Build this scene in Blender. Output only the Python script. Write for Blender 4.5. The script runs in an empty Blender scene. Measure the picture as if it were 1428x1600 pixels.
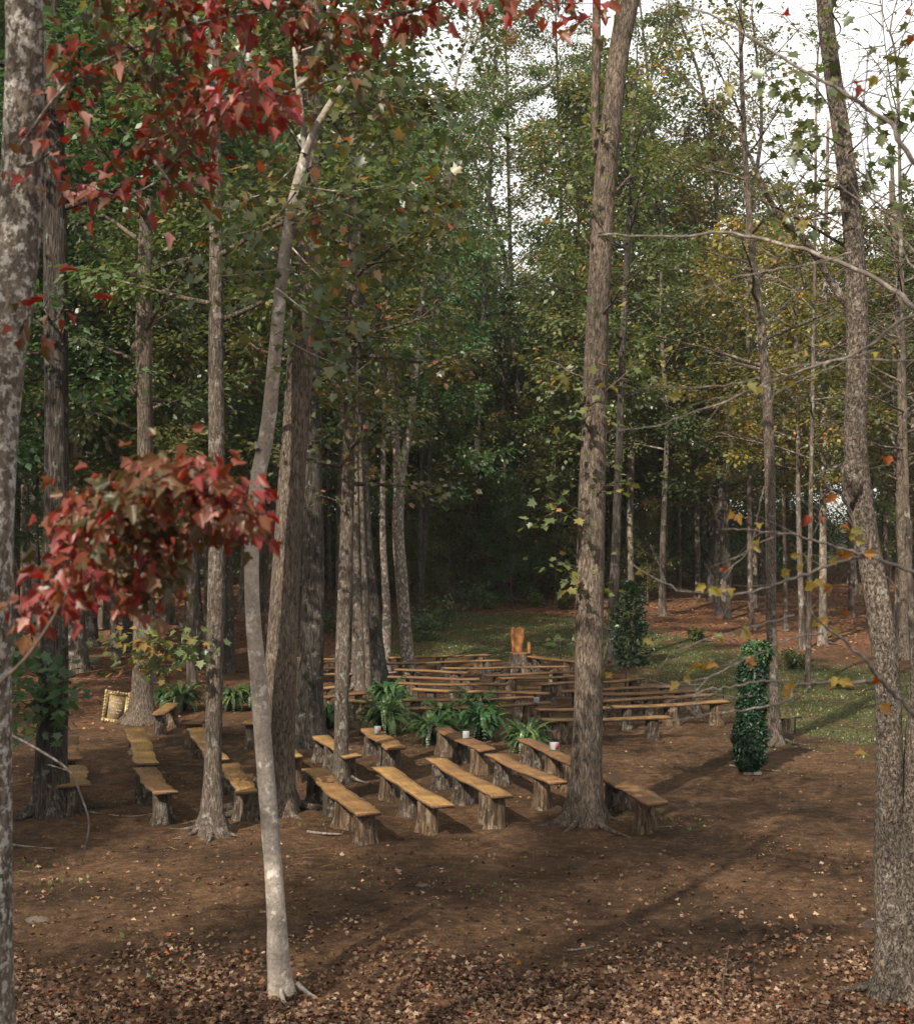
import bpy, math, random
import numpy as np
from mathutils import Vector, noise as mnoise

rng = np.random.default_rng(7)
random.seed(7)
F, CX, HZ, CAMZ = 2080.0, 714.0, 838.0, 4.0
sc = bpy.context.scene
COL = sc.collection

# ------------------------------------------------------------------ terrain height
def gz(x, y):
    x = np.asarray(x, float); y = np.asarray(y, float)
    z = 0.23*np.clip(10.2-y, 0, 16)
    t = np.clip(y-34, 0, 200)
    z = z + 0.045*(np.sqrt(t*t+16)-4)
    z = z + 0.05*np.sin(x*.31+1.3)*np.sin(y*.27)+0.03*np.sin(x*.83+y*.6)
    z = z + 0.02*np.clip(np.abs(x-2)-22, 0, 60)
    return z

def hit(px, py):                      # a measured point of the photograph -> the ground point under it
    lo, hi = 3.0, 260.0
    def f(Y):
        return CAMZ-(py-HZ)*Y/F-float(gz((px-CX)*Y/F, Y))
    Y = 9.0; last = f(Y)
    while Y < 150:
        Y2 = Y+.25
        v = f(Y2)
        if v < 0: break
        Y, last = Y2, v
    a, b = Y, Y+.25
    for _ in range(20):
        m = (a+b)/2
        if f(m) > 0: a = m
        else: b = m
    Y = (a+b)/2
    X = (px-CX)*Y/F
    return np.array([X, Y, float(gz(X, Y))])
def P(px, py, Y): return np.array([(px-CX)*Y/F, Y, CAMZ-(py-HZ)*Y/F])

# ------------------------------------------------------------------ mesh helpers
class MB:
    def __init__(s): s.v = []; s.f = []; s.m = []; s.r = []; s.n = 0
    def add(s, v, f, mi=0, r=None):
        s.v.append(np.asarray(v, float).reshape(-1, 3))
        for k, q in enumerate(f): s.f.append(tuple(int(i)+s.n for i in q))
        s.m += [mi]*len(f)
        s.r += ([0.5]*len(f) if r is None else list(r))
        s.n += len(s.v[-1])
    def build(s, name, mats, parent=None, smooth=True, loc=None, origin=None):
        v = np.concatenate(s.v)
        if origin is not None: v = v-np.asarray(origin)
        me = bpy.data.meshes.new(name)
        tot = np.array([len(q) for q in s.f], np.int32)
        flat = np.fromiter((i for q in s.f for i in q), np.int32)
        return finish(me, name, v, flat, tot, mats, parent, smooth, loc, np.array(s.m, np.int32), np.array(s.r, np.float32))

def finish(me, name, v, flat, tot, mats, parent, smooth, loc, mi=None, r=None):
    me.vertices.add(len(v)); me.vertices.foreach_set('co', v.astype(np.float32).ravel())
    me.loops.add(len(flat)); me.loops.foreach_set('vertex_index', flat)
    st = np.zeros(len(tot), np.int32); st[1:] = np.cumsum(tot)[:-1]
    me.polygons.add(len(tot)); me.polygons.foreach_set('loop_start', st)
    if not isinstance(mats, (list, tuple)): mats = [mats]
    for m in mats: me.materials.append(m)
    if mi is not None: me.polygons.foreach_set('material_index', mi)
    if smooth: me.polygons.foreach_set('use_smooth', np.ones(len(tot), bool))
    if r is not None:
        a = me.attributes.new('rnd', 'FLOAT', 'FACE'); a.data.foreach_set('value', r)
    me.update(calc_edges=True); me.validate()
    o = bpy.data.objects.new(name, me); COL.objects.link(o)
    if parent is not None: o.parent = parent
    if loc is not None: o.location = loc
    return o

def thing(name, label, cat, loc=(0, 0, 0), rz=0, group=None):
    o = bpy.data.objects.new(name, None); COL.objects.link(o)
    o.empty_display_size = .2
    o.location = tuple(float(c) for c in loc); o.rotation_euler = (0, 0, rz)
    tag(o, label, cat, group); return o
def tag(o, label=None, cat=None, group=None, kind=None):
    if label: o['label'] = label
    if cat: o['category'] = cat
    if group: o['group'] = group
    if kind: o['kind'] = kind
    return o
def dup(root, loc, rz=0, scale=None, label=None, group=None, parts=True):
    r = root.copy(); COL.objects.link(r); r.location = tuple(float(c) for c in loc); r.rotation_euler = (0, 0, rz)
    if scale: r.scale = scale
    if label: r['label'] = label
    if group: r['group'] = group
    for ch in list(root.children):
        c = ch.copy(); COL.objects.link(c); c.parent = r
        for g in ch.children:
            d = g.copy(); COL.objects.link(d); d.parent = c
    return r

def unit(a): return a/np.maximum(np.linalg.norm(a, axis=-1, keepdims=True), 1e-9)
def resample(p, n):
    p = np.asarray(p, float)
    if len(p) > 2:                                    # catmull-rom
        q = np.vstack([2*p[0]-p[1], p, 2*p[-1]-p[-2]]); out = []
        for i in range(1, len(q)-2):
            t = np.linspace(0, 1, 8, endpoint=False)[:, None]
            a, b, c, d = q[i-1], q[i], q[i+1], q[i+2]
            out.append(.5*((2*b)+(-a+c)*t+(2*a-5*b+4*c-d)*t*t+(-a+3*b-3*c+d)*t**3))
        p = np.vstack(out+[p[-1:]])
    s = np.r_[0, np.cumsum(np.linalg.norm(np.diff(p, axis=0), axis=1))]
    u = np.linspace(0, s[-1], n)
    return np.stack([np.interp(u, s, p[:, k]) for k in range(p.shape[1])], 1)

def tube(mb, pts, rad, seg=6, mi=0, rough=0, flare=0, seed=0, cap=True, lobes=4):
    pts = np.asarray(pts, float); n = len(pts); rad = np.broadcast_to(np.asarray(rad, float), (n,))
    T = unit(np.gradient(pts, axis=0))
    up = np.array([1., 0, 0]) if abs(T[0][0]) < .8 else np.array([0, 1., 0])
    a = np.linspace(0, 2*np.pi, seg, endpoint=False)
    rs = np.random.default_rng(seed)
    ph = rs.random(4)*6.28
    V = np.empty((n, seg, 3))
    for i in range(n):
        x = up-T[i]*np.dot(up, T[i]); x /= np.linalg.norm(x); y = np.cross(T[i], x); up = x
        r = rad[i]*np.ones(seg)
        if rough:
            z = pts[i, 2]
            r = r*(1+rough*(.5*np.sin(2*a+ph[0]+z*.9)+.35*np.sin(3*a+ph[1]-z*1.7)+.25*np.sin(5*a+ph[2]+z*3.1)+.5*(rs.random(seg)-.5)))
        if flare:
            h = pts[i, 2]-pts[0, 2]
            r = r*(1+flare*math.exp(-h/.22)*(1+.55*np.sin(lobes*a+ph[3]))+.25*flare*math.exp(-h/.7))
        V[i] = pts[i]+r[:, None]*(np.cos(a)[:, None]*x+np.sin(a)[:, None]*y)
    f = []
    for i in range(n-1):
        for j in range(seg):
            k = (j+1) % seg
            f.append((i*seg+j, i*seg+k, (i+1)*seg+k, (i+1)*seg+j))
    if cap: f.append(tuple(range((n-1)*seg, n*seg)))
    mb.add(V.reshape(-1, 3), f, mi)

LEAF_Q = (np.array([[0, 0, 0], [.33, .45, .10], [0, 1, 0], [-.33, .45, .10]]), [(0, 1, 2, 3)])
LEAF_D = (np.array([[0, 0, 0], [.30, .30, .09], [.24, .66, .07], [0, 1, -.05], [-.24, .66, .07], [-.30, .30, .09]]), [(0, 1, 2, 3), (0, 3, 4, 5)])
_h = [(0, 0), (.20, -.02), (.40, .02), (.30, .20), (.36, .30), (.60, .50), (.30, .50), (.22, .60), (.27, .74), (.12, .72), (0, 1.02)]
_mv = [(x, y, .16*x) for x, y in _h]+[(-x, y, .16*x) for x, y in _h[1:-1]]
LEAF_M = (np.array(_mv), [tuple(range(11)), (0, 10)+tuple(range(19, 10, -1))])
_h = [(0, 0), (.16, -.03), (.30, .10), (.26, .24), (.44, .34), (.50, .56), (.30, .52), (.22, .66), (.16, .86), (0, 1.08)]
_mv = [(x, y, .40*x+.18*y*(1-y)*1.6-.25*y*y) for x, y in _h]+[(-x, y, .40*x+.18*y*(1-y)*1.6-.25*y*y) for x, y in _h[1:-1]]
LEAF_R = (np.array(_mv), [tuple(range(10)), (0, 9)+tuple(range(17, 9, -1))])
_mv = [(x, y, -.30*x+.16*math.sin(y*4+x*3)) for x, y in _h]+[(-x, y, .55*x*x+.16*math.sin(y*4-x*2)) for x, y in _h[1:-1]]
LEAF_C = (np.array(_mv), [(0, 1, 2, 3), (0, 3, 4, 5, 6), (0, 6, 7, 8, 9), (0, 12, 11, 10), (0, 15, 14, 13, 12), (0, 9, 17, 16, 15)])

LEAF_T = (np.array([[0, 0, 0], [.022, .3, .03], [.03, .62, .01], [0, 1, .05], [-.012, .62, .03], [-.012, .3, .05]]), [(0, 1, 2, 3), (0, 3, 4, 5)])

def leaf_mesh(pos, dirs, nrm, size, rnd, tmpl):
    y = unit(dirs); x = unit(np.cross(y, nrm)); z = np.cross(x, y)
    tv, tf = tmpl
    V = pos[:, None]+size[:, None, None]*(tv[None, :, 0, None]*x[:, None]+tv[None, :, 1, None]*y[:, None]+tv[None, :, 2, None]*z[:, None])
    n, k = len(pos), len(tv)
    per = np.concatenate([np.array(q) for q in tf]); tl = np.array([len(q) for q in tf], np.int32)
    flat = (np.arange(n)[:, None]*k+per[None]).ravel().astype(np.int32)
    return V.reshape(-1, 3), flat, np.tile(tl, n), np.repeat(rnd, len(tf)).astype(np.float32)
def leaf_obj(name, parts, mat, parent=None, origin=None):
    off = 0; fl = []
    for v, f, t, r in parts: fl.append(f+off); off += len(v)
    v = np.concatenate([p[0] for p in parts])
    if origin is not None: v = v-np.asarray(origin)
    me = bpy.data.meshes.new(name)
    return finish(me, name, v, np.concatenate(fl).astype(np.int32), np.concatenate([p[2] for p in parts]), mat, parent, False, None, None, np.concatenate([p[3] for p in parts]))

# ------------------------------------------------------------------ materials
def new_mat(name):
    m = bpy.data.materials.new(name); m.use_nodes = True; m.node_tree.nodes.clear(); return m, m.node_tree
def N(t, typ, **kw):
    n = t.nodes.new(typ)
    for k, v in kw.items():
        if k.startswith('i_'): n.inputs[k[2:].replace('_', ' ')].default_value = v
        else: setattr(n, k, v)
    return n
def ramp(t, stops):
    r = t.nodes.new('ShaderNodeValToRGB'); e = r.color_ramp.elements
    while len(e) < len(stops): e.new(.5)
    for k, (p, c) in enumerate(stops): e[k].position = p; e[k].color = (*c[:3], 1)
    return r
def mixc(t, a, b, f, mode='MIX'):
    m = t.nodes.new('ShaderNodeMix'); m.data_type = 'RGBA'; m.blend_type = mode
    for s, v in ((6, a), (7, b), (0, f)):
        if hasattr(v, 'is_linked') or isinstance(v, bpy.types.NodeSocket): t.links.new(v, m.inputs[s])
        else: m.inputs[s].default_value = (*v, 1) if isinstance(v, tuple) else v
    return m.outputs[2]
def mathn(t, op, a, b=0.5, clamp=False):
    m = t.nodes.new('ShaderNodeMath'); m.operation = op; m.use_clamp = clamp
    for s, v in ((0, a), (1, b)):
        if isinstance(v, bpy.types.NodeSocket): t.links.new(v, m.inputs[s])
        else: m.inputs[s].default_value = v
    return m.outputs[0]
def coords(t, scale=(1, 1, 1), which='Object'):
    c = t.nodes.new('ShaderNodeTexCoord'); m = t.nodes.new('ShaderNodeMapping'); m.inputs['Scale'].default_value = scale
    t.links.new(c.outputs[which], m.inputs[0]); return m.outputs[0]
def noisen(t, vec, scale, detail=4, rough=.55, dist=0):
    n = t.nodes.new('ShaderNodeTexNoise'); n.inputs['Scale'].default_value = scale; n.inputs['Detail'].default_value = detail
    n.inputs['Roughness'].default_value = rough; n.inputs['Distortion'].default_value = dist
    t.links.new(vec, n.inputs['Vector']); return n.outputs['Fac']
def surf(t, color, rough=.9, bump=None, bstr=.5, bdist=.02, spec=.2):
    p = t.nodes.new('ShaderNodeBsdfPrincipled'); o = t.nodes.new('ShaderNodeOutputMaterial')
    if isinstance(color, bpy.types.NodeSocket): t.links.new(color, p.inputs['Base Color'])
    else: p.inputs['Base Color'].default_value = (*color, 1)
    p.inputs['Roughness'].default_value = rough; p.inputs['Specular IOR Level'].default_value = spec
    if bump is not None:
        b = t.nodes.new('ShaderNodeBump'); b.inputs['Strength'].default_value = bstr; b.inputs['Distance'].default_value = bdist
        t.links.new(bump, b.inputs['Height']); t.links.new(b.outputs[0], p.inputs['Normal'])
    t.links.new(p.outputs[0], o.inputs[0]); return p

def leaf_mat(name, stops, transl=.46, vary=.35, gloss=.045):
    m, t = new_mat(name)
    at = N(t, 'ShaderNodeAttribute', attribute_name='rnd')
    r = ramp(t, stops); t.links.new(at.outputs['Fac'], r.inputs[0])
    oi = N(t, 'ShaderNodeObjectInfo')
    hs = N(t, 'ShaderNodeHueSaturation')
    t.links.new(r.outputs[0], hs.inputs['Color'])
    t.links.new(mathn(t, 'ADD', mathn(t, 'MULTIPLY', oi.outputs['Random'], .05*(vary > 0)), .5-.025*(vary > 0)), hs.inputs['Hue'])
    t.links.new(mathn(t, 'ADD', mathn(t, 'MULTIPLY', oi.outputs['Random'], vary), 1-vary/2), hs.inputs['Value'])
    d = N(t, 'ShaderNodeBsdfDiffuse'); tr = N(t, 'ShaderNodeBsdfTranslucent'); g = N(t, 'ShaderNodeBsdfGlossy'); g.inputs['Roughness'].default_value = .42
    c2 = N(t, 'ShaderNodeHueSaturation', i_Saturation=1.15, i_Value=1.25); t.links.new(hs.outputs[0], c2.inputs['Color'])
    t.links.new(hs.outputs[0], d.inputs[0]); t.links.new(c2.outputs[0], tr.inputs[0])
    a = N(t, 'ShaderNodeMixShader'); a.inputs[0].default_value = transl; t.links.new(d.outputs[0], a.inputs[1]); t.links.new(tr.outputs[0], a.inputs[2])
    b = N(t, 'ShaderNodeMixShader'); b.inputs[0].default_value = gloss; t.links.new(a.outputs[0], b.inputs[1]); t.links.new(g.outputs[0], b.inputs[2])
    g.inputs['Color'].default_value = (.8, .85, .85, 1)
    o = N(t, 'ShaderNodeOutputMaterial'); t.links.new(b.outputs[0], o.inputs[0]); return m

def bark_mat(name, dark, light, lichen=(.30, .30, .27), lich=.0, ridge=26, stretch=.16, bstr=.9, lscale=5, bands=False):
    m, t = new_mat(name)
    v = coords(t, (1, 1, stretch)); v0 = coords(t, (1, 1, .8))
    rn = noisen(t, v, ridge, 5, .6, .6)
    fine = noisen(t, v0, ridge*4, 3, .7)
    rid = ramp(t, [(.36, (0, 0, 0)), (.60, (1, 1, 1))]); t.links.new(rn, rid.inputs[0])
    c = mixc(t, dark, light, rid.outputs[0])
    c = mixc(t, c, tuple(x*.45 for x in dark), mathn(t, 'MULTIPLY', fine, .55))
    big = ramp(t, [(.35, (.68, .68, .68)), (.65, (1.2, 1.15, 1.1))]); t.links.new(noisen(t, v0, 1.3, 3), big.inputs[0])
    c = mixc(t, c, big.outputs[0], 1.0, 'MULTIPLY')
    if lich > 0:
        ln = ramp(t, [(.60-lich*.35, (0, 0, 0)), (.66-lich*.35, (1, 1, 1))]); t.links.new(noisen(t, v0, lscale, 6, .65), ln.inputs[0])
        c = mixc(t, c, lichen, mathn(t, 'MULTIPLY', ln.outputs[0], .8))
    h = mathn(t, 'ADD', rid.outputs[0], mathn(t, 'MULTIPLY', fine, .4))
    if bands:
        bn = noisen(t, coords(t, (1, 1, 6)), 3.5, 4, .6)
        br = ramp(t, [(.36, (.80, .78, .75)), (.50, (1, 1, 1))]); t.links.new(bn, br.inputs[0])
        c = mixc(t, c, br.outputs[0], .6, 'MULTIPLY')
    surf(t, c, .92, h, bstr, .03, .1); return m

M = {}
M['bark_brown'] = bark_mat('bark_brown', (.066, .052, .042), (.245, .200, .160), lich=.0, ridge=36, stretch=.26)
M['bark_grey'] = bark_mat('bark_grey', (.070, .056, .046), (.24, .20, .165), (.28, .26, .225), .12, 46, .2, .9, 9)
M['bark_dark'] = bark_mat('bark_dark', (.030, .026, .023), (.125, .108, .095), (.17, .165, .15), .08, 34, .12, 1, 8)
M['bark_lichen'] = bark_mat('bark_lichen', (.10, .082, .068), (.25, .215, .18), (.48, .46, .42), .27, 34, .45, .8, 20)
M['bark_mottled'] = bark_mat('bark_mottled', (.08, .066, .055), (.25, .215, .18), (.38, .35, .31), .22, 30, .4, .5, 12)
M['bark_smooth'] = bark_mat('bark_smooth', (.24, .21, .18), (.37, .33, .29), (.46, .43, .39), .12, 34, .7, .35, 9, True)
M['bark_flaky'] = bark_mat('bark_flaky', (.045, .036, .030), (.30, .255, .21), (.34, .31, .27), .03, 52, .5, 1.0, 9)
M['bark_far'] = bark_mat('bark_far', (.055, .045, .038), (.18, .145, .12), (.26, .235, .20), .15, 14, .2, .6, 4)
M['bark_pale'] = bark_mat('bark_pale', (.12, .10, .085), (.34, .30, .25), (.07, .055, .045), .35, 12, .5, .4, 4)
M['twig_pale'] = bark_mat('twig_pale', (.15, .13, .115), (.33, .30, .27), (.10, .085, .075), .4, 30, .3, .3, 20)
M['twig_brown'] = bark_mat('twig_brown', (.06, .045, .035), (.14, .11, .09), lich=0, ridge=30, stretch=.3, bstr=.3)

G1, G2, G3 = (.030, .062, .024), (.056, .100, .034), (.095, .130, .042)
M['leaf_dark'] = leaf_mat('leaf_dark', [(0, G1), (.45, G2), (.85, (.075, .118, .038)), (.97, G3), (1, (.18, .16, .03))])
M['leaf_mid'] = leaf_mat('leaf_mid', [(0, (.045, .075, .024)), (.5, (.085, .115, .036)), (.88, (.13, .145, .045)), (.96, (.22, .18, .05)), (1, (.28, .13, .04))])
M['leaf_olive'] = leaf_mat('leaf_olive', [(0, (.050, .070, .022)), (.5, (.095, .11, .034)), (.8, (.145, .135, .042)), (.93, (.24, .155, .05)), (1, (.32, .12, .05))])
M['leaf_gold'] = leaf_mat('leaf_gold', [(0, (.065, .075, .022)), (.4, (.13, .125, .035)), (.72, (.22, .18, .045)), (.92, (.33, .22, .05)), (1, (.38, .15, .045))])
M['leaf_turning'] = leaf_mat('leaf_turning', [(0, (.045, .065, .022)), (.55, (.085, .092, .030)), (.75, (.15, .115, .038)), (.9, (.24, .095, .04)), (1, (.34, .05, .035))])
M['leaf_red'] = leaf_mat('leaf_red', [(0, (.050, .055, .022)), (.25, (.10, .070, .030)), (.42, (.17, .068, .034)), (.6, (.20, .045, .030)), (.85, (.20, .028, .028)), (.95, (.25, .055, .05)), (1, (.42, .22, .18))], .42, 0, .025)
M['leaf_rust'] = leaf_mat('leaf_rust', [(0, (.05, .065, .02)), (.3, (.13, .09, .03)), (.6, (.30, .075, .03)), (1, (.36, .035, .03))], .4, 0)
M['leaf_yellow'] = leaf_mat('leaf_yellow', [(0, (.19, .19, .06)), (.45, (.30, .225, .05)), (.7, (.33, .155, .04)), (.88, (.28, .08, .03)), (1, (.25, .035, .03))], .4, 0, .03)
M['leaf_litter'] = leaf_mat('leaf_litter', [(0, (.030, .017, .012)), (.35, (.075, .041, .027)), (.7, (.150, .086, .055)), (.9, (.21, .140, .085)), (.975, (.34, .25, .17)), (.99, (.26, .09, .03)), (1, (.28, .04, .025))], .1, 0, .012)
M['leaf_litter_far'] = leaf_mat('leaf_litter_far', [(0, (.06, .028, .016)), (.4, (.15, .065, .032)), (.8, (.26, .13, .06)), (1, (.36, .21, .11))], .1, 0, .03)
M['fern'] = leaf_mat('fern_green', [(0, (.025, .06, .02)), (.6, (.05, .105, .03)), (1, (.16, .23, .06))], .4, .25, .04)
M['ivy'] = leaf_mat('column_leaf', [(0, (.008, .026, .012)), (.7, (.018, .048, .020)), (1, (.065, .125, .04))], .25, 0, .025)
M['evergreen'] = leaf_mat('evergreen_leaf', [(0, (.010, .026, .010)), (.8, (.024, .05, .018)), (1, (.05, .085, .03))], .15, .2, .05)
M['grass'] = leaf_mat('grass_blade', [(0, (.05, .075, .024)), (.5, (.085, .11, .035)), (.86, (.14, .13, .05)), (1, (.25, .20, .10))], .25, 0, .03)

def wood_mat():
    m, t = new_mat('board_wood')
    oi = N(t, 'ShaderNodeObjectInfo')
    g = noisen(t, coords(t, (1.1, 14, 14)), 4, 6, .65, 1.5)
    r = ramp(t, [(.30, (.080, .041, .017)), (.5, (.205, .112, .040)), (.70, (.33, .200, .078))]); t.links.new(g, r.inputs[0])
    rd = ramp(t, [(.40, (.50, .47, .45)), (.58, (1.08, 1.02, .95))]); t.links.new(noisen(t, coords(t), 1.7, 4, .6), rd.inputs[0])
    c = mixc(t, r.outputs[0], rd.outputs[0], .8, 'MULTIPLY')
    hs = N(t, 'ShaderNodeHueSaturation'); t.links.new(c, hs.inputs['Color'])
    t.links.new(mathn(t, 'ADD', mathn(t, 'MULTIPLY', oi.outputs['Random'], .02), .49), hs.inputs['Hue'])
    t.links.new(mathn(t, 'ADD', mathn(t, 'MULTIPLY', oi.outputs['Random'], .6), .65), hs.inputs['Value'])
    surf(t, hs.outputs[0], .7, g, .35, .01, .3); return m
M['wood'] = wood_mat()
def simple(name, c, rough=.7, nz=30, amt=.25, spec=.3, bs=.2, metal=0):
    m, t = new_mat(name)
    n = noisen(t, coords(t), nz, 4)
    r = ramp(t, [(.3, tuple(x*(1-amt) for x in c)), (.7, tuple(min(1, x*(1+amt)) for x in c))]); t.links.new(n, r.inputs[0])
    p = surf(t, r.outputs[0], rough, n, bs, .005, spec); p.inputs['Metallic'].default_value = metal; return m
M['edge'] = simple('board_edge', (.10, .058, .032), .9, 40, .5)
M['stump_top'] = simple('stump_cut', (.20, .13, .08), .9, 60, .35)
M['stump_bark'] = bark_mat('stump_bark', (.04, .028, .020), (.20, .14, .092), (.24, .20, .16), .15, 22, .12, 1, 7)
M['stump_bark2'] = bark_mat('stump_bark_grey', (.035, .028, .023), (.145, .115, .090), (.21, .19, .16), .15, 24, .2, 1, 9)
M['throne_wood'] = simple('fresh_cut_wood', (.23, .10, .034), .75, 8, .35)
M['pot'] = simple('black_pot', (.012, .012, .013), .45, 20, .2, .4)
M['gold'] = simple('gilt_frame', (.26, .19, .085), .42, 40, .45, .5, .5, .35)
M['board'] = simple('sign_board', (.21, .15, .075), .6, 14, .3)
M['letters'] = simple('faded_lettering', (.42, .38, .32), .7, 60, .2)
M['box_teal'] = simple('teal_card', (.11, .21, .22), .6, 20, .15)
M['box_white'] = simple('white_card', (.24, .255, .26), .6, 20, .08)
M['box_red'] = simple('red_print', (.25, .06, .06), .6, 60, .4)
M['metal_black'] = simple('black_metal', (.015, .015, .015), .4, 20, .2, .5)
M['stone'] = simple('stone', (.075, .058, .045), .9, 12, .3)
M['white_base'] = simple('white_foot', (.16, .15, .13), .7, 20, .15)
M['pink'] = simple('pink_plastic', (.6, .16, .13), .6, 20, .1)
M['container'] = simple('grey_plastic', (.16, .20, .22), .5, 20, .1)
M['soil'] = simple('potting_soil', (.03, .02, .015), .95, 40, .3)

# ------------------------------------------------------------------ ground
GRASS = np.array([(-3, 42.5), (1, 41.5), (4, 41), (5.6, 38), (6.4, 32), (6.9, 28.5), (7.0, 25.6), (8.1, 23.8), (16, 22), (30, 22), (30, 34), (20, 36), (13.5, 37), (9.5, 41), (7.6, 49), (4, 55), (-3, 54)])
def poly_sd(x, y, poly):
    d = np.full(x.shape, 1e9); inside = np.zeros(x.shape, bool); n = len(poly)
    for i in range(n):
        a, b = poly[i], poly[(i+1) % n]; e = b-a
        wx, wy = x-a[0], y-a[1]; t = np.clip((wx*e[0]+wy*e[1])/(e@e), 0, 1)
        d = np.minimum(d, np.hypot(wx-e[0]*t, wy-e[1]*t))
        c = (a[1] > y) != (b[1] > y)
        with np.errstate(divide='ignore', invalid='ignore'):
            xi = a[0]+(y-a[1])*e[0]/(e[1] if e[1] else 1e-9)
        inside ^= c & (x < xi)
    return np.where(inside, -d, d)
def wob(x, y, s=1.0): return np.sin(x*1.3*s+.7)*np.sin(y*1.1*s+2)+.6*np.sin(x*2.9*s+y*1.7*s)+.4*np.sin(x*5.3*s-y*4.1*s+1)
def grass_w(x, y):
    d = poly_sd(x, y, GRASS)+.45*wob(x, y)
    g = np.clip(.5-d/1.2, 0, 1)
    far = np.clip((y-84)/4, 0, 1)*np.clip((x-15)/4, 0, 1)
    return np.maximum(g*(.75+.25*np.sin(x*2.1+y*1.3)), far)
def litter_w(x, y):
    a = np.clip((12.5+.4*wob(x, y)-y)/1.2, 0, 1)
    b = np.clip((y-40-.8*wob(x, y))/5, 0, 1)*.9
    c = np.clip((-x-3.5-(y-20)*.1)/3, 0, 1)*np.clip((y-26)/5, 0, 1)*.7
    return np.maximum(np.maximum(a, b), c)*(1-grass_w(x, y))
def axis(a, b, step, ext):
    m = np.arange(a, b+step, step); lo = a-np.cumsum(step*1.25**np.arange(1, ext)); hi = m[-1]+np.cumsum(step*1.25**np.arange(1, ext))
    return np.r_[lo[::-1], m, hi]
gx = axis(-14, 18, .16, 32); gy = np.r_[np.arange(-25, 8, 1.5), np.arange(8, 24, .12), np.arange(24, 50, .25), np.arange(50, 110, .8), 110+np.cumsum(1.0*1.25**np.arange(1, 26))]
X, Y = np.meshgrid(gx, gy)
Z = gz(X, np.minimum(Y, 150))
near = np.clip((60-Y)/30, 0, 1)
bump = np.zeros_like(Z)
for k, (s, a) in enumerate([(1.1, .022), (2.7, .014), (6.1, .008)]):
    bump += a*np.sin(X*s*1.7+k*2+1.5*np.sin(Y*s*.8))*np.sin(Y*s*1.9+k+1.2*np.sin(X*s*.7))
Z = Z+bump*near+rng.normal(0, .004, Z.shape)*near
Z = np.where((np.abs(X) > 110) | (Y > 160), np.minimum(Z, 7.5), Z)
ny_, nx_ = X.shape
V = np.stack([X, Y, Z], -1).reshape(-1, 3)
idx = np.arange(ny_*nx_).reshape(ny_, nx_)
q = np.stack([idx[:-1, :-1], idx[:-1, 1:], idx[1:, 1:], idx[1:, :-1]], -1).reshape(-1, 4)
def ground_mat():
    m, t = new_mat('forest_floor')
    g = N(t, 'ShaderNodeAttribute', attribute_name='grass').outputs['Fac']; l = N(t, 'ShaderNodeAttribute', attribute_name='litter').outputs['Fac']
    v = coords(t)
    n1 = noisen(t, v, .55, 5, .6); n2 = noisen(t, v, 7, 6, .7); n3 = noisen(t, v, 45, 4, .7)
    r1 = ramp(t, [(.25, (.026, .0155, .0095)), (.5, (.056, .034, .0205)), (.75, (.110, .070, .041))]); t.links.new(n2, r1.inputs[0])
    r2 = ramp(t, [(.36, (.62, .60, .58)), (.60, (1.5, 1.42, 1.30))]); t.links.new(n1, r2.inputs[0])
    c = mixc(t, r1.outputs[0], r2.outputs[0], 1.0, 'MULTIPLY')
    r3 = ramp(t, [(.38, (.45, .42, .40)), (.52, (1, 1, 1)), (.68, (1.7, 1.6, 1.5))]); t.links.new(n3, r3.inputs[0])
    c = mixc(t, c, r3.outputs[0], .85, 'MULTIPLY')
    vo = N(t, 'ShaderNodeTexVoronoi'); vo.inputs['Scale'].default_value = 13; t.links.new(v, vo.inputs['Vector'])
    rl = ramp(t, [(0, (.045, .022, .014)), (.5, (.13, .06, .032)), (1, (.26, .13, .07))])
    sp = N(t, 'ShaderNodeSeparateColor'); t.links.new(vo.outputs['Color'], sp.inputs[0]); t.links.new(sp.outputs[0], rl.inputs[0])
    c = mixc(t, c, rl.outputs[0], mathn(t, 'MULTIPLY', l, .8))
    rg = ramp(t, [(.3, (.020, .030, .012)), (.5, (.045, .058, .020)), (.72, (.11, .095, .04))]); t.links.new(n2, rg.inputs[0])
    gm = mathn(t, 'MULTIPLY', g, mathn(t, 'ADD', mathn(t, 'MULTIPLY', n2, 1.6), .1), True)
    c = mixc(t, c, rg.outputs[0], gm)
    h = mathn(t, 'ADD', mathn(t, 'MULTIPLY', n2, .6), n3)
    surf(t, c, .95, h, .8, .03, .1); return m
me = bpy.data.meshes.new('ground')
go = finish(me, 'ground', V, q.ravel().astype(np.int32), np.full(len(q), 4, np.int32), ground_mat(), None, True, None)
for nm, fn in (('grass', grass_w), ('litter', litter_w)):
    a = me.attributes.new(nm, 'FLOAT', 'POINT'); a.data.foreach_set('value', fn(X, Y).ravel().astype(np.float32))
tag(go, 'brown bare forest floor with patches of grass and fallen leaves', kind='structure')

def gauss(n, s): return rng.normal(0, s, n)
def in_view(x, y, m=1.1): return np.abs(x) < y*(714/F)*m+.6
def scatter(name, n, box, wfun, size, mat, tmpl, label, flat=.35, lift=.012, rr=None):
    x = rng.uniform(box[0], box[1], n); y = rng.uniform(box[2], box[3], n)
    k = in_view(x, y) & (rng.random(n) < wfun(x, y)); x, y = x[k], y[k]; n = len(x)
    nn = np.stack([gauss(n, flat), gauss(n, flat), np.ones(n)], 1)
    a = rng.random(n)*6.283; d = np.stack([np.cos(a), np.sin(a), gauss(n, flat*.6)], 1)
    s = rng.uniform(size[0], size[1], n)
    z = gz(x, y)+lift+rng.random(n)*lift*1.5
    r = rng.random(n) if rr is None else rr(n)
    o = leaf_obj(name, [leaf_mesh(np.stack([x, y, z], 1), d, unit(nn), s, r, tmpl)], mat)
    return tag(o, label, kind='stuff')
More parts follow.
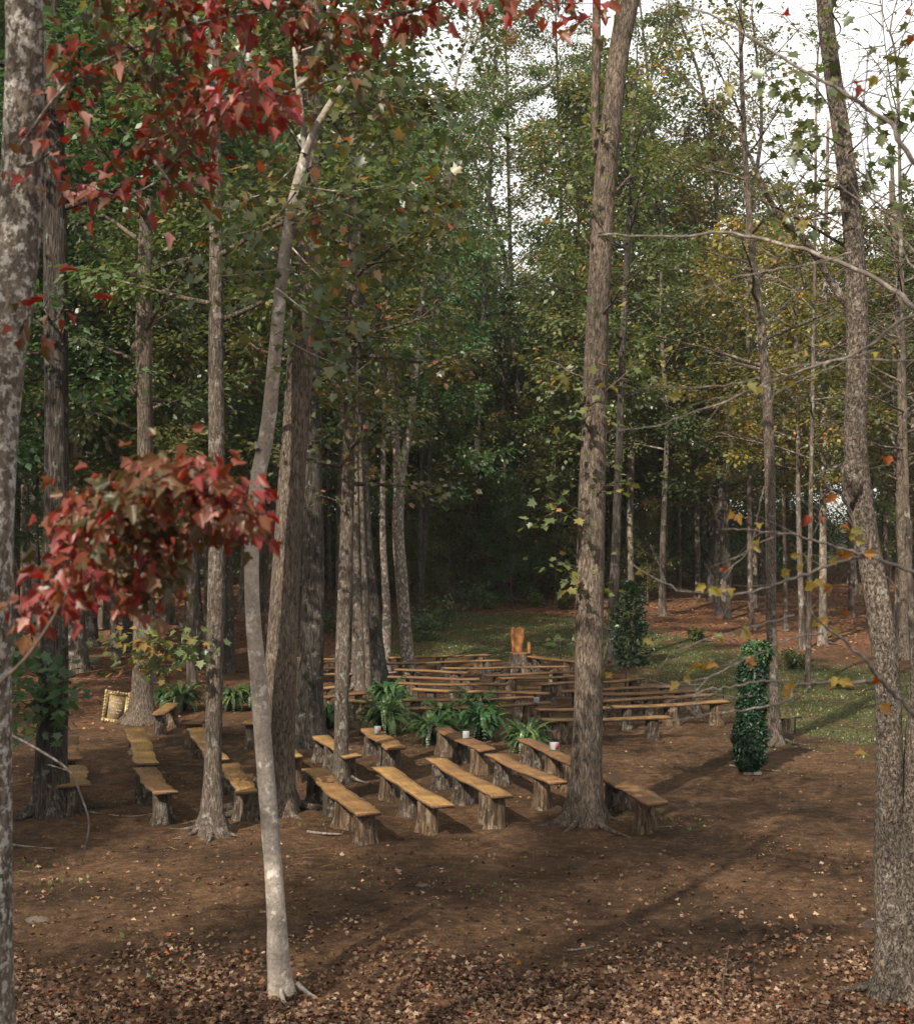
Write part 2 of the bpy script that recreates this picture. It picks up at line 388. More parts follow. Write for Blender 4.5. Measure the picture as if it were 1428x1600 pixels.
scatter('leaf_litter', 150000, (-5.5, 5.5, 9, 17), lambda x, y: np.clip((13.6+.6*wob(x, y)-y)/3.0, 0, 1)**2.2*1.3+.012, (.028, .062), M['leaf_litter'], LEAF_C, 'carpet of dry brown and tan fallen leaves along the near edge', .5, .014)
scatter('scattered_leaves', 15000, (-14, 14, 12, 40), lambda x, y: .12+.3*np.clip(wob(x*.5, y*.5), 0, 1)+.3*(y < 16), (.03, .070), M['leaf_litter'], LEAF_C, 'single dry leaves strewn over the bare brown floor between the benches', .4, .008, lambda n: rng.random(n)**.7)
scatter('fallen_twigs', 9000, (-11, 11, 11, 32), lambda x, y: .25+.5*np.clip(wob(x*.7+2, y*.7), 0, 1), (.05, .24), M['leaf_litter'], LEAF_T, 'small dry twigs lying all over the bare floor', .12, .006, lambda n: .3+.6*rng.random(n))
scatter('wood_chips', 90000, (-12, 12, 11, 36), lambda x, y: .25+.5*np.clip(wob(x*.8, y*.8), 0, 1), (.012, .035), M['leaf_litter'], LEAF_D, 'tiny bark chips and leaf crumbs over the bare floor', .5, .006, lambda n: rng.random(n)*.97)
scatter('leaf_bed', 70000, (-34, 36, 24, 92), lambda x, y: litter_w(x, y)*.7, (.06, .15), M['leaf_litter_far'], LEAF_D, 'rust brown leaf bed under the trees at the back', .4, .012)

def grass_patch(name, n, box, wf, h, label):
    x = rng.uniform(box[0], box[1], n); y = rng.uniform(box[2], box[3], n)
    k = in_view(x, y) & (rng.random(n) < wf(x, y)); x, y = x[k], y[k]; n = len(x)
    a = rng.random(n)*6.283; nn = np.stack([np.cos(a), np.sin(a), np.zeros(n)], 1)
    d = np.stack([gauss(n, .5), gauss(n, .5), np.ones(n)], 1)
    o = leaf_obj(name, [leaf_mesh(np.stack([x, y, gz(x, y)-.01], 1), d, nn, rng.uniform(h[0], h[1], n), rng.random(n), LEAF_Q)], M['grass'])
    return tag(o, label, kind='stuff')
grass_patch('grass', 190000, (-4, 26, 22, 57), lambda x, y: grass_w(x, y)*.9, (.03, .065), 'short patchy green grass strip curving behind the benches to the right')
grass_patch('weeds', 5000, (-6, 6, 12, 20), lambda x, y: (wob(x*.9+3, y*.9) > 1.15)*.8, (.03, .08), 'few small tufts of weeds on the bare floor in front')

# ------------------------------------------------------------------ trees
def rot_about(v, ang_az, el): return np.array([math.cos(el)*math.cos(ang_az), math.cos(el)*math.sin(ang_az), math.sin(el)])

def crown(tb, path, rad, base, top, R, limbs, leaves, lsize, rs, tmpl=LEAF_Q, subs=5, spread=.30, droop=.0, shape=.6, flat=.55, az_lim=None, twigs=True, el=(.15, .95)):
    """limbs grow from the trunk path; returns leaf arrays in the same frame as path"""
    zs = path[:, 2]; pos = []; dr = []; H = top-base
    per = max(1, int(leaves/(limbs*subs)))
    for i in range(limbs):
        u = (i+rs.random())/limbs; z = base+u*H*.93
        p0 = np.array([np.interp(z, zs, path[:, k]) for k in range(3)]); r0 = np.interp(z, zs, rad)
        az = i*2.4+rs.random()*1.1 if az_lim is None else rs.uniform(*az_lim)
        e0 = el[0]+(el[1]-el[0])*u+rs.uniform(-.15, .25)
        L = R*(math.sin(math.pi*min(.97, .12+.82*u))**shape)*rs.uniform(.65, 1.2)
        pts = [p0]; d = rot_about(None, az, e0); st = L/5
        for k in range(5):
            d = unit(d+np.array([rs.normal(0, .12), rs.normal(0, .12), rs.normal(.0, .09)-droop*.12]))
            pts.append(pts[-1]+d*st)
        pts = np.array(pts)
        if twigs: tube(tb, pts, np.linspace(min(r0*.5, .012+.018*L), .006, 6), 5, cap=False)
        for s in range(subs):
            t = .28+.72*(s+rs.random())/subs
            q0 = np.array([np.interp(t*5, range(6), pts[:, k]) for k in range(3)])
            dd = unit(pts[-1]-pts[0]); az2 = math.atan2(dd[1], dd[0])+rs.choice([-1, 1])*rs.uniform(.35, 1.3)
            l2 = L*.42*(1.25-t*.7)*rs.uniform(.6, 1.3)
            d2 = rot_about(None, az2, rs.normal(.15, .3)-droop*.3)
            q1 = q0+d2*l2*.5+np.array([0, 0, .04*l2]); q2 = q0+d2*l2
            if twigs: tube(tb, np.array([q0, q1, q2]), [.010+.004*l2, .007, .003], 4, cap=False)
            n = max(2, int(per*rs.uniform(.4, 1.6)))
            tt = rs.random(n)**.8
            c = q0+(q2-q0)*tt[:, None]
            sg = spread*(.35+.65*l2/max(.3, R*.4))
            off = rs.normal(0, 1, (n, 3))*np.array([sg, sg, sg*flat])
            pos.append(c+off); o = unit(off+d2*sg*.8+1e-3); dr.append(o)
    pos = np.concatenate(pos); dr = np.concatenate(dr); n = len(pos)
    dr[:, 2] -= .25+.4*rs.random(n)
    nr = unit(np.stack([rs.normal(0, .55, n), rs.normal(0, .55, n), np.ones(n)], 1))
    sz = lsize*rs.uniform(.65, 1.25, n)
    # clumps of one hue drift through the crown
    ph = rs.random(3)*6
    hue = .5+.28*np.sin(pos[:, 0]*1.1+ph[0])*np.sin(pos[:, 1]*1.1+ph[1])*np.cos(pos[:, 2]*.9+ph[2])+rs.normal(0, .2, n)
    return leaf_mesh(pos, dr, nr, sz, np.clip(hue, 0, 1), tmpl)

def straight(H, rs, lean=.04, wob_=.10, n=14):
    z = np.linspace(-.15, H, n); a = rs.random()*6.28; l = lean*rs.random()
    w = np.cumsum(rs.normal(0, wob_/3, (n, 2)), 0); w -= w[0]
    return np.stack([w[:, 0]+l*z*math.cos(a), w[:, 1]+l*z*math.sin(a), z], 1)

def proto_tree(name, label, cat, seed, H, r, base, R, limbs, leaves, ls, leafm, barkm, tmpl=LEAF_Q, group=None, **kw):
    rs = np.random.default_rng(seed)
    p = straight(H, rs); rad = r*(1-(np.clip(p[:, 2], 0, H)/H)**1.15*.88)
    root = thing(name, label, cat, (0, 0, 0), 0, group)
    tb = MB(); tube(tb, p, rad, 9, rough=.06, flare=.5, seed=seed)
    lm = crown(tb, p, rad, base, H, R, limbs, leaves, ls, rs, tmpl, **kw)
    tb.build('trunk', M[barkm], root)
    leaf_obj('crown', [lm], M[leafm], root)
    return root

TALL = [
    ('leaf_mid', 'bark_far', 22, .20, 6.0, 3.8, 30, 15000), ('leaf_olive', 'bark_far', 20, .17, 5.0, 3.6, 28, 14000),
    ('leaf_dark', 'bark_far', 24, .22, 6.5, 4.2, 32, 16000), ('leaf_gold', 'bark_pale', 18, .14, 5.0, 3.2, 26, 12000),
    ('leaf_dark', 'bark_dark', 19, .18, 4.5, 3.8, 30, 15000), ('leaf_olive', 'bark_pale', 23, .19, 7.0, 3.8, 30, 14000)]
UNDER = [
    ('leaf_mid', 'bark_far', 9, .07, 1.4, 2.8, 22, 9000), ('leaf_olive', 'bark_far', 8, .06, 1.8, 2.5, 20, 8000),
    ('leaf_dark', 'bark_dark', 10, .09, 1.4, 2.8, 24, 10000), ('leaf_gold', 'bark_far', 7, .05, 1.8, 2.2, 18, 6500)]
GT = 'tall leafy trees filling the back of the wood'
GU = 'low leafy trees filling the gaps at the back of the wood'
LT = {'leaf_mid': 'tall mid green tree among the many at the back of the wood',
      'leaf_olive': 'tall olive tinted tree among the many at the back of the wood',
      'leaf_dark': 'tall dark green tree among the many at the back of the wood',
      'leaf_gold': 'tall golden leaved tree among the many at the back of the wood'}
LU = {'leaf_olive': 'low bushy olive tinted tree among the many at the back of the wood', 'leaf_mid': 'low bushy mid green tree among the many at the back of the wood',
      'leaf_dark': 'low bushy dark green tree among the many at the back of the wood',
      'leaf_gold': 'low golden leaved tree among the many at the back of the wood'}
protoT = [proto_tree('tall_tree', LT[a[0]], 'tree', 100+i, a[2], a[3], a[4], a[5], a[6], a[7], .20, a[0], a[1], spread=.46, group=GT+' '+a[0].split('_')[1]) for i, a in enumerate(TALL)]
protoU = [proto_tree('understory_tree', LU[a[0]], 'tree', 200+i, a[2], a[3], a[4], a[5], a[6], a[7], .15, a[0], a[1], spread=.36, group=GU+' '+a[0].split('_')[1], el=(.05, .7)) for i, a in enumerate(UNDER)]
usedT = [False]*len(protoT); usedU = [False]*len(protoU)
def place(protos, used, k, x, y, sc_, rz, zs=1.0):
    s = (sc_, sc_, sc_*zs); z = float(gz(x, y))-.05
    if not used[k]:
        used[k] = True; o = protos[k]; o.location = (x, y, z); o.rotation_euler = (0, 0, rz); o.scale = s; return o
    return dup(protos[k], (x, y, z), rz, s)

# skyline: how high (px row) the wood reaches at a given photo column
SKY = [(-200, -600), (250, -500), (560, -400), (660, -150), (720, 150), (780, 270), (840, 340), (895, 345), (940, 160), (1000, 230), (1050, 335), (1090, 200), (1180, 210), (1260, 330), (1428, 300), (1800, 250)]
def top_limit(px): return np.interp(px, [a for a, b in SKY], [b for a, b in SKY])
def spread_pts(n, y0, y1, mind, seed, xm=1.25):
    rs = np.random.default_rng(seed); out = []
    tries = 0
    while len(out) < n and tries < 20000:
        tries += 1
        y = rs.uniform(y0, y1); x = rs.uniform(-1, 1)*y*(714/F)*xm
        if all((x-a)**2+(y-b)**2 > mind*mind for a, b in out): out.append((x, y))
    return out, rs
pts, rs = spread_pts(84, 66, 116, 3.3, 5)
for (x, y) in pts:
    px = CX+x/y*F
    if 600 < px < 1250 and y < 78: continue
    if x > 14 and y > 78 and 1270 < px < 1370: continue
    w = np.array([1.2, 1, 1.4, .5, 1.3, .5]) if px < 800 else np.array([1.2, 1.6, .7, 1.3, .5, 1.4])
    k = int(rs.choice(6, p=w/w.sum()))
    H = TALL[k][2]; hmax = CAMZ+(HZ-top_limit(px)-rs.uniform(-30, 90))*y/F-float(gz(x, y))
    s = rs.uniform(.9, 1.15) if px > 700 else rs.uniform(1.15, 1.5); zs = 1.0
    if H*s > hmax: s = max(.42, hmax/H)
    place(protoT, usedT, k, x, y, s, rs.random()*6.28)
pts, rs = spread_pts(60, 70, 106, 2.7, 11)
for (x, y) in pts:
    px = CX+x/y*F
    if x > 12 and 1270 < px < 1365: continue
    w = np.array([1.3, 1, 1.3, .25]) if px < 900 else np.array([1, 1.2, .9, 1.0])
    k = int(rs.choice(4, p=w/w.sum()))
    place(protoU, usedU, k, x, y, rs.uniform(.8, 1.35), rs.random()*6.28)

rs = np.random.default_rng(19)
for i, (px, Yd, k, s) in enumerate([(-40, 34, 4, 1.1), (20, 40, 0, 1.1), (70, 47, 4, 1.2), (120, 38, 2, 1.0), (165, 50, 0, 1.2), (205, 43, 4, 1.15), (262, 52, 1, 1.2), (300, 40, 2, 1.0), (345, 56, 4, 1.25), (385, 60, 0, 1.2), (430, 64, 1, 1.25), (470, 61, 2, 1.2), (515, 69, 1, 1.3), (565, 65, 1, 1.25), (605, 70, 0, 1.2), (545, 74, 5, 1.2), (45, 52, 1, 1.25), (235, 36, 1, 1.0), (412, 56, 1, 1.2), (330, 47, 3, 1.2),
        (925, 56, 1, 1.15), (985, 59, 5, 1.0), (1130, 60, 5, 1.0), (1385, 56, 0, .62), (1440, 46, 1, .75), (960, 66, 0, 1.2), (1100, 68, 1, 1.15)]):
    place(protoT, usedT, k, (px-CX)*Yd/F, Yd, s, rs.random()*6.28)

EDGE = [('leaf_mid', 11, 3.2, .9, 'low spreading mid green tree of the leafy wall closing the clearing'), ('leaf_olive', 10, 3.0, 1.0, 'low spreading olive tree of the leafy wall closing the clearing'), ('leaf_dark', 12, 3.3, .8, 'low spreading dark green tree of the leafy wall closing the clearing')]
protoE = [proto_tree('edge_tree', a[4], 'tree', 260+i, a[1], .08, a[3], a[2], 30, 11000, .16, a[0], 'bark_far', spread=.45, group='leafy wall trees '+a[0].split('_')[1], el=(-.05, .8)) for i, a in enumerate(EDGE)]
usedE = [False]*3; rs = np.random.default_rng(23)
for i, (px, Yd, z_) in enumerate([(640, 62, 1.1), (682, 68, 1.2), (715, 62, .8), (752, 66, 1.35), (790, 63, 1.0), (830, 67, 1.3), (868, 62, .9), (905, 68, 1.35), (950, 64, 1.1), (1000, 70, 1.4), (1045, 66, 1.0), (1085, 72, 1.3), (1130, 68, 1.0), (1180, 74, 1.2), (1230, 70, .9), (590, 66, 1.2), (520, 68, 1.1), (440, 66, 1.2), (360, 70, 1.1), (270, 66, 1.2), (190, 70, 1.1), (100, 66, 1.2), (20, 68, 1.1), (1390, 72, 1.1), (740, 82, 1.5), (820, 84, 1.6), (890, 84, 1.6), (970, 86, 1.5), (702, 60, .62), (800, 59, .5), (868, 61, .6), (1012, 60, .5), (655, 57, .5), (760, 64, .7)]):
    place(protoE, usedE, int(rs.choice(3, p=[.42, .33, .25])), (px-CX)*Yd/F, Yd, z_*rs.uniform(.92, 1.08), rs.random()*6.28)

# dark thicket closing the view under the far crowns
def shrub(name, label, loc, R, h, n, ls, mat, seed, tmpl=LEAF_Q, stems=7, cat='shrub', group=None):
    rs = np.random.default_rng(seed); root = thing(name, label, cat, loc, 0, group)
    sb = MB(); c = []
    for i in range(stems):
        a = rs.random()*6.28; rr = R*rs.uniform(.2, .9)
        e = np.array([rr*math.cos(a), rr*math.sin(a), h*rs.uniform(.5, 1)]); p = np.array([[0, 0, -.05], e*np.array([.4, .4, .5]), e])
        tube(sb, p, [.018, .012, .005], 4, cap=False); c += [p[1], p[2], (p[1]+p[2])/2]
    c = np.array(c); pos = c[rs.integers(0, len(c), n)]+rs.normal(0, 1, (n, 3))*np.array([R*.25, R*.25, h*.16])
    pos[:, 2] = np.abs(pos[:, 2])
    d = unit(rs.normal(0, 1, (n, 3))+[0, 0, -.2]); nr = unit(rs.normal(0, .6, (n, 3))+[0, 0, 1])
    sb.build('stem', M['twig_brown'], root)
    leaf_obj('foliage', [leaf_mesh(pos, d, nr, ls*rs.uniform(.6, 1.3, n), rs.random(n), tmpl)], M[mat], root)
    return root
GS = 'dark shrubs along the far edge of the clearing'
sh0 = [shrub('shrub', 'dark green shrub in the far row closing the view under the trees', (0, 0, 0), 2.0, 3.0, 2600, .17, 'leaf_dark', 301+i, group=GS) for i in range(2)]
rs = np.random.default_rng(31)
us = [False, False]
for i in range(46):
    y = rs.uniform(80, 98); px = -80+i*35+rs.uniform(-12, 12); x = (px-CX)*y/F
    if 1285 < px < 1360: continue
    place(sh0, us, i % 2, x, y, rs.uniform(.8, 1.3), rs.random()*6.28)

# measured trees --------------------------------------------------------------
def tree_px(name, label, pts, Y, bark, leafm=None, base_hit=None, H=18, flare=.6, rough=.05, roots=0, crown_kw=None, seed=0, forks=(), seg=14, group=None, lobes=4, burl=None, extra_leaves=None, cat='tree'):
    """pts: (px, py, width px) from the base up, at depth Y; continued upwards to height H"""
    rs = np.random.default_rng(seed+900)
    base = P(pts[0][0], pts[0][1], Y); base[2] = float(gz(base[0], base[1]))
    W = np.array([P(a, b, Y) for a, b, c in pts]); R = np.array([c*Y/F/2 for a, b, c in pts])
    W[0, 2] = base[2]-.12
    for k in range(len(W)): W[k, 1] += .10*math.sin(k*1.3+seed)*(k > 0)
    if W[-1, 2] < base[2]+H:
        d = unit(W[-1]-W[max(0, len(W)-3)]); d = unit(d*np.array([.6, .6, 1])); need = base[2]+H-W[-1, 2]
        for f_ in (.35, .7, 1.0):
            W = np.vstack([W, W[len(pts)-1]+d*need*f_+np.r_[rs.normal(0, .1, 2), 0]]); R = np.r_[R, R[len(pts)-1]*(1-.85*f_)]
    n = 46; Q = resample(np.c_[W, R], n); path, rad = Q[:, :3], Q[:, 3]
    root = thing(name, label, cat, base, 0, group)
    tb = MB(); tube(tb, path, rad, seg, rough=rough, flare=flare, seed=seed, lobes=lobes)
    if burl:
        for (bx, by, br) in burl:
            c = P(bx, by, Y); m = MB(); u, v = np.meshgrid(np.linspace(0, 2*np.pi, 9)[:-1], np.linspace(.1, np.pi-.1, 6))
            rr = br*(1+.2*rs.random(u.shape)); sp = np.stack([rr*np.sin(v)*np.cos(u), rr*np.sin(v)*np.sin(u), 1.3*rr*np.cos(v)], -1)
            ff = [(i*8+j, i*8+(j+1) % 8, (i+1)*8+(j+1) % 8, (i+1)*8+j) for i in range(5) for j in range(8)]
            tb.add(sp.reshape(-1, 3)+c, ff+[tuple(range(8)), tuple(range(40, 48))])
    for i in range(roots):
        a = i*6.283/roots+rs.uniform(-.4, .4); L = rs.uniform(.5, 1.1)*(rad[1]*3+.25); r0 = rad[2]*.26
        xs = np.linspace(.15, 1, 6); px_ = base[0]+np.cos(a+.3*xs*rs.normal(0, 1))*(rad[2]*.7+L*xs); py_ = base[1]+np.sin(a)*(rad[2]*.7+L*xs)
        zz = gz(px_, py_)+np.array([.10, .045, .015, .0, -.008, -.03])*1.0
        tube(tb, np.stack([px_, py_, zz], 1), np.linspace(r0, .012, 6), 6, rough=.1)
    for fk in forks:
        fw = np.array([P(a, b, Y) for a, b, c in fk]); fr = np.array([c*Y/F/2 for a, b, c in fk])
        fw[:, 1] += np.linspace(0, .3*rs.uniform(-1, 1), len(fk))
        q = resample(np.c_[fw, fr], 5*len(fk)); tube(tb, q[:, :3], q[:, 3], 8, rough=rough, seed=seed+1)
    parts = []
    if crown_kw:
        for ck in (crown_kw if isinstance(crown_kw, list) else [crown_kw]):
            ck = dict(ck); b0 = base[2]+ck.pop('base'); t0 = base[2]+ck.pop('top')
            parts.append(crown(tb, path, rad, b0, t0, ck.pop('R'), ck.pop('limbs'), ck.pop('leaves'), ck.pop('ls'), rs, **ck))
    if extra_leaves is not None: parts += extra_leaves(tb, rs, Y)
    tb.build('trunk', M[bark], root, origin=base)
    if parts: leaf_obj('crown', parts, M[leafm], root, origin=base)
    return root
def sprig(tb, curve, Y, n, ls, rs, spread=.12, jit=.3, tmpl=LEAF_M, droop=.5, r0=.006, lo=.2, nup=1.0, tj=.4, hue0=.45):
    """one measured branch with leaves along it"""
    c = np.array([P(a, b, Y) for a, b in curve]); c[1:, 1] += np.cumsum(rs.normal(0, jit/len(curve), len(c)-1))
    q = resample(c, 4*len(c)); tube(tb, q, np.linspace(r0, .002, len(q)), 5, cap=False)
    t = lo+(1-lo)*rs.random(n); i = t*(len(q)-1); p = np.stack([np.interp(i, range(len(q)), q[:, k]) for k in range(3)], 1)
    off = rs.normal(0, 1, (n, 3))*np.array([spread, spread*1.2, spread*.8])
    d = unit(off/spread*.6+rs.normal(0, .4, (n, 3))+[0, 0, -droop]); nr = unit(rs.normal(0, tj, (n, 3))+[0, -.45, nup])
    hue = np.clip(hue0+.18*np.sin(p[:, 0]*5+p[:, 2]*4)+rs.normal(0, .2, n), 0, 1)
    return leaf_mesh(p+off, d, nr, ls*rs.uniform(.7, 1.25, n), hue, tmpl)

def sprays(curves, ls=.13, h=.45): return lambda tb, rs, Y: [sprig(tb, c, Y-.3, n, ls, rs, sp, .5, LEAF_M, .35, .012, .1, hue0=h) for c, n, sp in curves]
OAKL = sprays([([(75, 1150), (60, 1090), (100, 1050)], 90, .22), ([(70, 1120), (30, 1080), (5, 1030)], 110, .24), ([(80, 1120), (95, 1100), (105, 1085)], 50, .16), ([(70, 1060), (30, 1010), (50, 990)], 60, .2)], .16)
GUML = sprays([([(335, 1020), (290, 1005), (220, 1003), (165, 1010)], 110, .13), ([(290, 1005), (250, 1040), (235, 1065)], 55, .12), ([(240, 1004), (210, 1030), (196, 1040)], 30, .09)], .12, .75)
POPL = sprays([([(915, 830), (870, 800), (825, 825)], 26, .10), ([(912, 915), (888, 900), (882, 915)], 12, .07), ([(915, 800), (855, 778), (840, 770)], 12, .09), ([(945, 1045), (960, 1050)], 5, .05), ([(930, 600), (900, 640), (885, 650)], 14, .12), ([(940, 350), (905, 300), (885, 290)], 16, .12)], .13, .6)
MAPL = sprays([([(548, 560), (500, 590), (450, 600), (410, 590)], 90, .16), ([(548, 480), (580, 520), (620, 530)], 60, .15), ([(546, 650), (500, 690), (470, 680)], 40, .13), ([(550, 420), (500, 440), (450, 470)], 60, .16), ([(545, 700), (590, 740), (620, 730)], 50, .14), ([(546, 620), (600, 600), (650, 640)], 50, .14), ([(550, 380), (620, 400), (680, 450)], 60, .15), ([(540, 800), (520, 780), (480, 770)], 20, .1)], .115, .5)
# left foreground: grey lichen-patched red maple
UP = [([(30, 230), (110, 130), (200, 70), (330, 40), (450, 35), (560, 40), (670, 25)], 170), ([(200, 70), (250, 110), (330, 120), (430, 130)], 110),
      ([(390, 40), (370, 110), (300, 195), (245, 270), (180, 295), (120, 268), (60, 262)], 85), ([(300, 190), (360, 185), (420, 190), (470, 215)], 75), ([(300, 170), (250, 200), (190, 205)], 60),
      ([(560, 40), (650, 15), (740, -10), (860, -12), (950, -25)], 85), ([(110, 130), (100, 100), (120, 95)], 12), ([(240, 250), (262, 280), (270, 300)], 7),
      ([(30, 260), (60, 240), (95, 215)], 10), ([(450, 35), (520, 70), (560, 130), (600, 160)], 50), ([(330, 40), (260, 10), (180, -15), (90, -10)], 60), ([(200, 30), (300, -5), (500, -10), (700, -25)], 120),
      ([(30, 520), (60, 505), (90, 495), (120, 503)], 7), ([(100, 480), (70, 495), (60, 505)], 5)]
def up_leaves(tb, rs, Y):
    return [sprig(tb, c, Y-.2, int(n*1.2), .074, rs, .10, .5, LEAF_R, .6, .010, .1, hue0=.60 if max(q[1] for q in c) > 165 else (.72 if c[0][0] > 500 else .32)) for c, n in UP]
tree_px('red_maple', 'grey trunk with white lichen patches at left edge, red leaves spreading from it', [(-38, 1560, 120), (-28, 1200, 74), (-14, 950, 70), (2, 700, 66), (13, 500, 68), (21, 350, 68), (30, 200, 62), (43, 0, 56)], 7.0, 'bark_lichen', 'leaf_red', H=12, roots=0, seed=1, extra_leaves=up_leaves, seg=20, rough=.05,
        crown_kw=dict(base=8.0, top=12, R=2.6, limbs=10, leaves=1200, ls=.12, tmpl=LEAF_R))
# young maple out of frame on the left with the low red spray
def low_leaves(tb, rs, Y):
    b = [([(-60, 1180), (0, 1080), (60, 1020), (115, 940), (165, 850), (235, 770), (300, 735), (360, 745), (395, 790)], 95, .45), ([(165, 850), (120, 835), (85, 848)], 26, .2), ([(170, 840), (120, 810), (90, 808), (75, 825)], 32, .2),
         ([(115, 940), (80, 935), (48, 960)], 30, .1), ([(150, 880), (105, 890), (70, 912)], 32, .2), ([(200, 800), (165, 765), (220, 722), (290, 715)], 55, .1), ([(170, 850), (260, 825), (340, 825), (400, 822)], 70, .2),
         ([(150, 880), (220, 895), (270, 905)], 24, .2), ([(130, 915), (200, 930), (258, 935)], 12, .5), ([(240, 770), (300, 770), (360, 780), (415, 805)], 60, .1), ([(200, 810), (180, 780), (120, 790)], 45, .1), ([(180, 830), (240, 850), (270, 870)], 35, .1)]
    return [sprig(tb, c, Y+rs.uniform(-.15, .15), int(n*1.75), .053, rs, .042, .25, LEAF_R, 1.1, .007, lo, .6, .6, hue0=.50) for c, n, lo in b]
tree_px('young_maple', 'young maple at the left edge holding a low dome of red and orange leaves', [(-110, 1900, 40), (-80, 1300, 30), (-70, 1100, 26), (-90, 900, 18)], 4.6, 'twig_brown', 'leaf_red', H=4.6, flare=.2, seed=2, extra_leaves=low_leaves, seg=8)

# pale sapling in front
def sap_leaves(tb, rs, Y):
    out = []
    for c, n in [([(540, 130), (600, 120), (660, 90)], 45), ([(590, 85), (560, 40), (600, 0)], 40), ([(500, 195), (560, 240), (600, 200)], 30), ([(462, 300), (420, 330), (360, 345), (300, 350)], 55), ([(470, 250), (400, 300), (320, 290)], 40),
                 ([(455, 350), (520, 340), (600, 380)], 45), ([(440, 420), (380, 440), (330, 430)], 30), ([(450, 380), (510, 440), (560, 430)], 40), ([(465, 290), (540, 300), (620, 290), (690, 330)], 60), ([(430, 520), (480, 550), (530, 570)], 22), ([(475, 235), (430, 160), (380, 60)], 55), ([(470, 100), (520, 60), (540, 0)], 45),
                 ([(432, 450), (500, 500), (560, 500)], 30), ([(545, 120), (600, 170), (690, 190), (740, 230)], 60)]:
        out.append(sprig(tb, c, Y+rs.uniform(-.5, .5), n*2, .105, rs, .17, .9, LEAF_M, .25, .009, .15))
    return out
tree_px('sapling', 'pale smooth slim curved trunk standing nearest the camera, left of centre', [(443, 1560, 31.9), (437, 1500, 31.1), (434, 1440, 28.6), (425, 1350, 27.7), (413, 1210, 27.7), (403, 1050, 26.0), (397, 950, 23.5), (395, 840, 23.5), (402, 740, 24.4), (416, 670, 23.5), (430, 560, 21.0), (445, 420, 19.3), (462, 300, 16.8), (476, 235, 14.3), (470, 180, 9.2), (462, 80, 8.4), (456, -20, 7.6)], 11.7, 'bark_smooth', 'leaf_turning', H=10.5, flare=.6, roots=3, seed=3, extra_leaves=sap_leaves,
        forks=[[(476, 240, 13), (500, 188, 12), (545, 120, 10), (592, 82, 8), (640, 20, 6), (690, -40, 4)], [(403, 704, 9), (396, 690, 4)]], seg=18, rough=.035, crown_kw=dict(base=8.2, top=11, R=2.2, limbs=9, leaves=900, ls=.11, tmpl=LEAF_M))

CK = lambda base, top, R, limbs=16, leaves=5000, ls=.15, **k: dict(base=base, top=top, R=R, limbs=limbs, leaves=leaves, ls=ls, **k)
def Yb(px, py): return float(hit(px, py)[1])
tree_px('oak_tree', 'thick dark rough trunk beside the left edge with spreading surface roots', [(84, 1272, 52), (83, 1200, 46), (84, 1000, 42), (85, 700, 38), (85, 330, 36), (82, 100, 32), (80, 0, 30)], Yb(84, 1272), 'bark_dark', 'leaf_dark', H=19, flare=.7, roots=6, seed=4, crown_kw=[CK(8.5, 19, 3.6, 20, 7000), CK(6.0, 10.5, 1.9, 9, 1500, .12)], extra_leaves=OAKL)
tree_px('oak_tree', 'brown trunk with a leaning gilt frame at its flared foot', [(222, 1130, 34), (222, 1080, 30), (222, 900, 27), (226, 700, 25), (226, 500, 25), (232, 300, 20), (235, 100, 15), (238, 0, 12)], Yb(222, 1130), 'bark_brown', 'leaf_dark', H=19, flare=1.1, roots=6, seed=5, crown_kw=[CK(7, 19, 3.4, 22, 8000, .15)], burl=[(210, 610, .12), (214, 545, .13)])
tree_px('gum_tree', 'straight grey brown trunk between the two left bench files', [(330, 1303, 36), (331, 1200, 27), (335, 1000, 28), (340, 850, 26), (340, 600, 24), (337, 300, 20), (334, 100, 17), (332, 0, 15)], Yb(330, 1303), 'bark_grey', 'leaf_mid', H=18, flare=.7, roots=5, seed=6, crown_kw=[CK(6.5, 18, 3.2, 22, 7000, .12)], extra_leaves=GUML)
tree_px('gum_tree', 'thin pale stem with a dead side branch, directly behind the straight grey trunk at left', [(322, 1000, 9), (324, 800, 9), (327, 600, 9), (328, 450, 9), (329, 300, 8), (332, 150, 6)], 45, 'bark_pale', 'leaf_dark', H=20, flare=.3, seed=7, forks=[[(328, 450, 7), (305, 415, 6), (290, 350, 5), (285, 320, 3)]], crown_kw=[CK(11, 20, 3, 16, 4000, .17)])
tree_px('poplar_tree', 'big brown ridged trunk leaning right just behind the pale sapling', [(424, 1268, 66), (430, 1200, 60), (438, 1080, 52), (447, 900, 46), (459, 700, 41), (471, 500, 39), (483, 300, 37), (489, 150, 33), (490, 0, 30)], Yb(424, 1268), 'bark_brown', 'leaf_olive', H=20, flare=.55, roots=6, seed=8, crown_kw=[CK(10, 20, 4, 18, 6000, .13), CK(5.8, 10.5, 2.2, 10, 1700, .11)])
tree_px('oak_tree', 'blackish rough trunk with twin base behind the big brown leaning trunk', [(482, 1165, 54), (484, 1110, 42), (488, 1000, 37), (489, 900, 34), (488, 700, 29), (486, 500, 26), (484, 300, 24)], Yb(482, 1165), 'bark_dark', 'leaf_dark', H=20, flare=.7, roots=5, seed=9, crown_kw=[CK(9, 20, 3.6, 20, 7000, .14)])
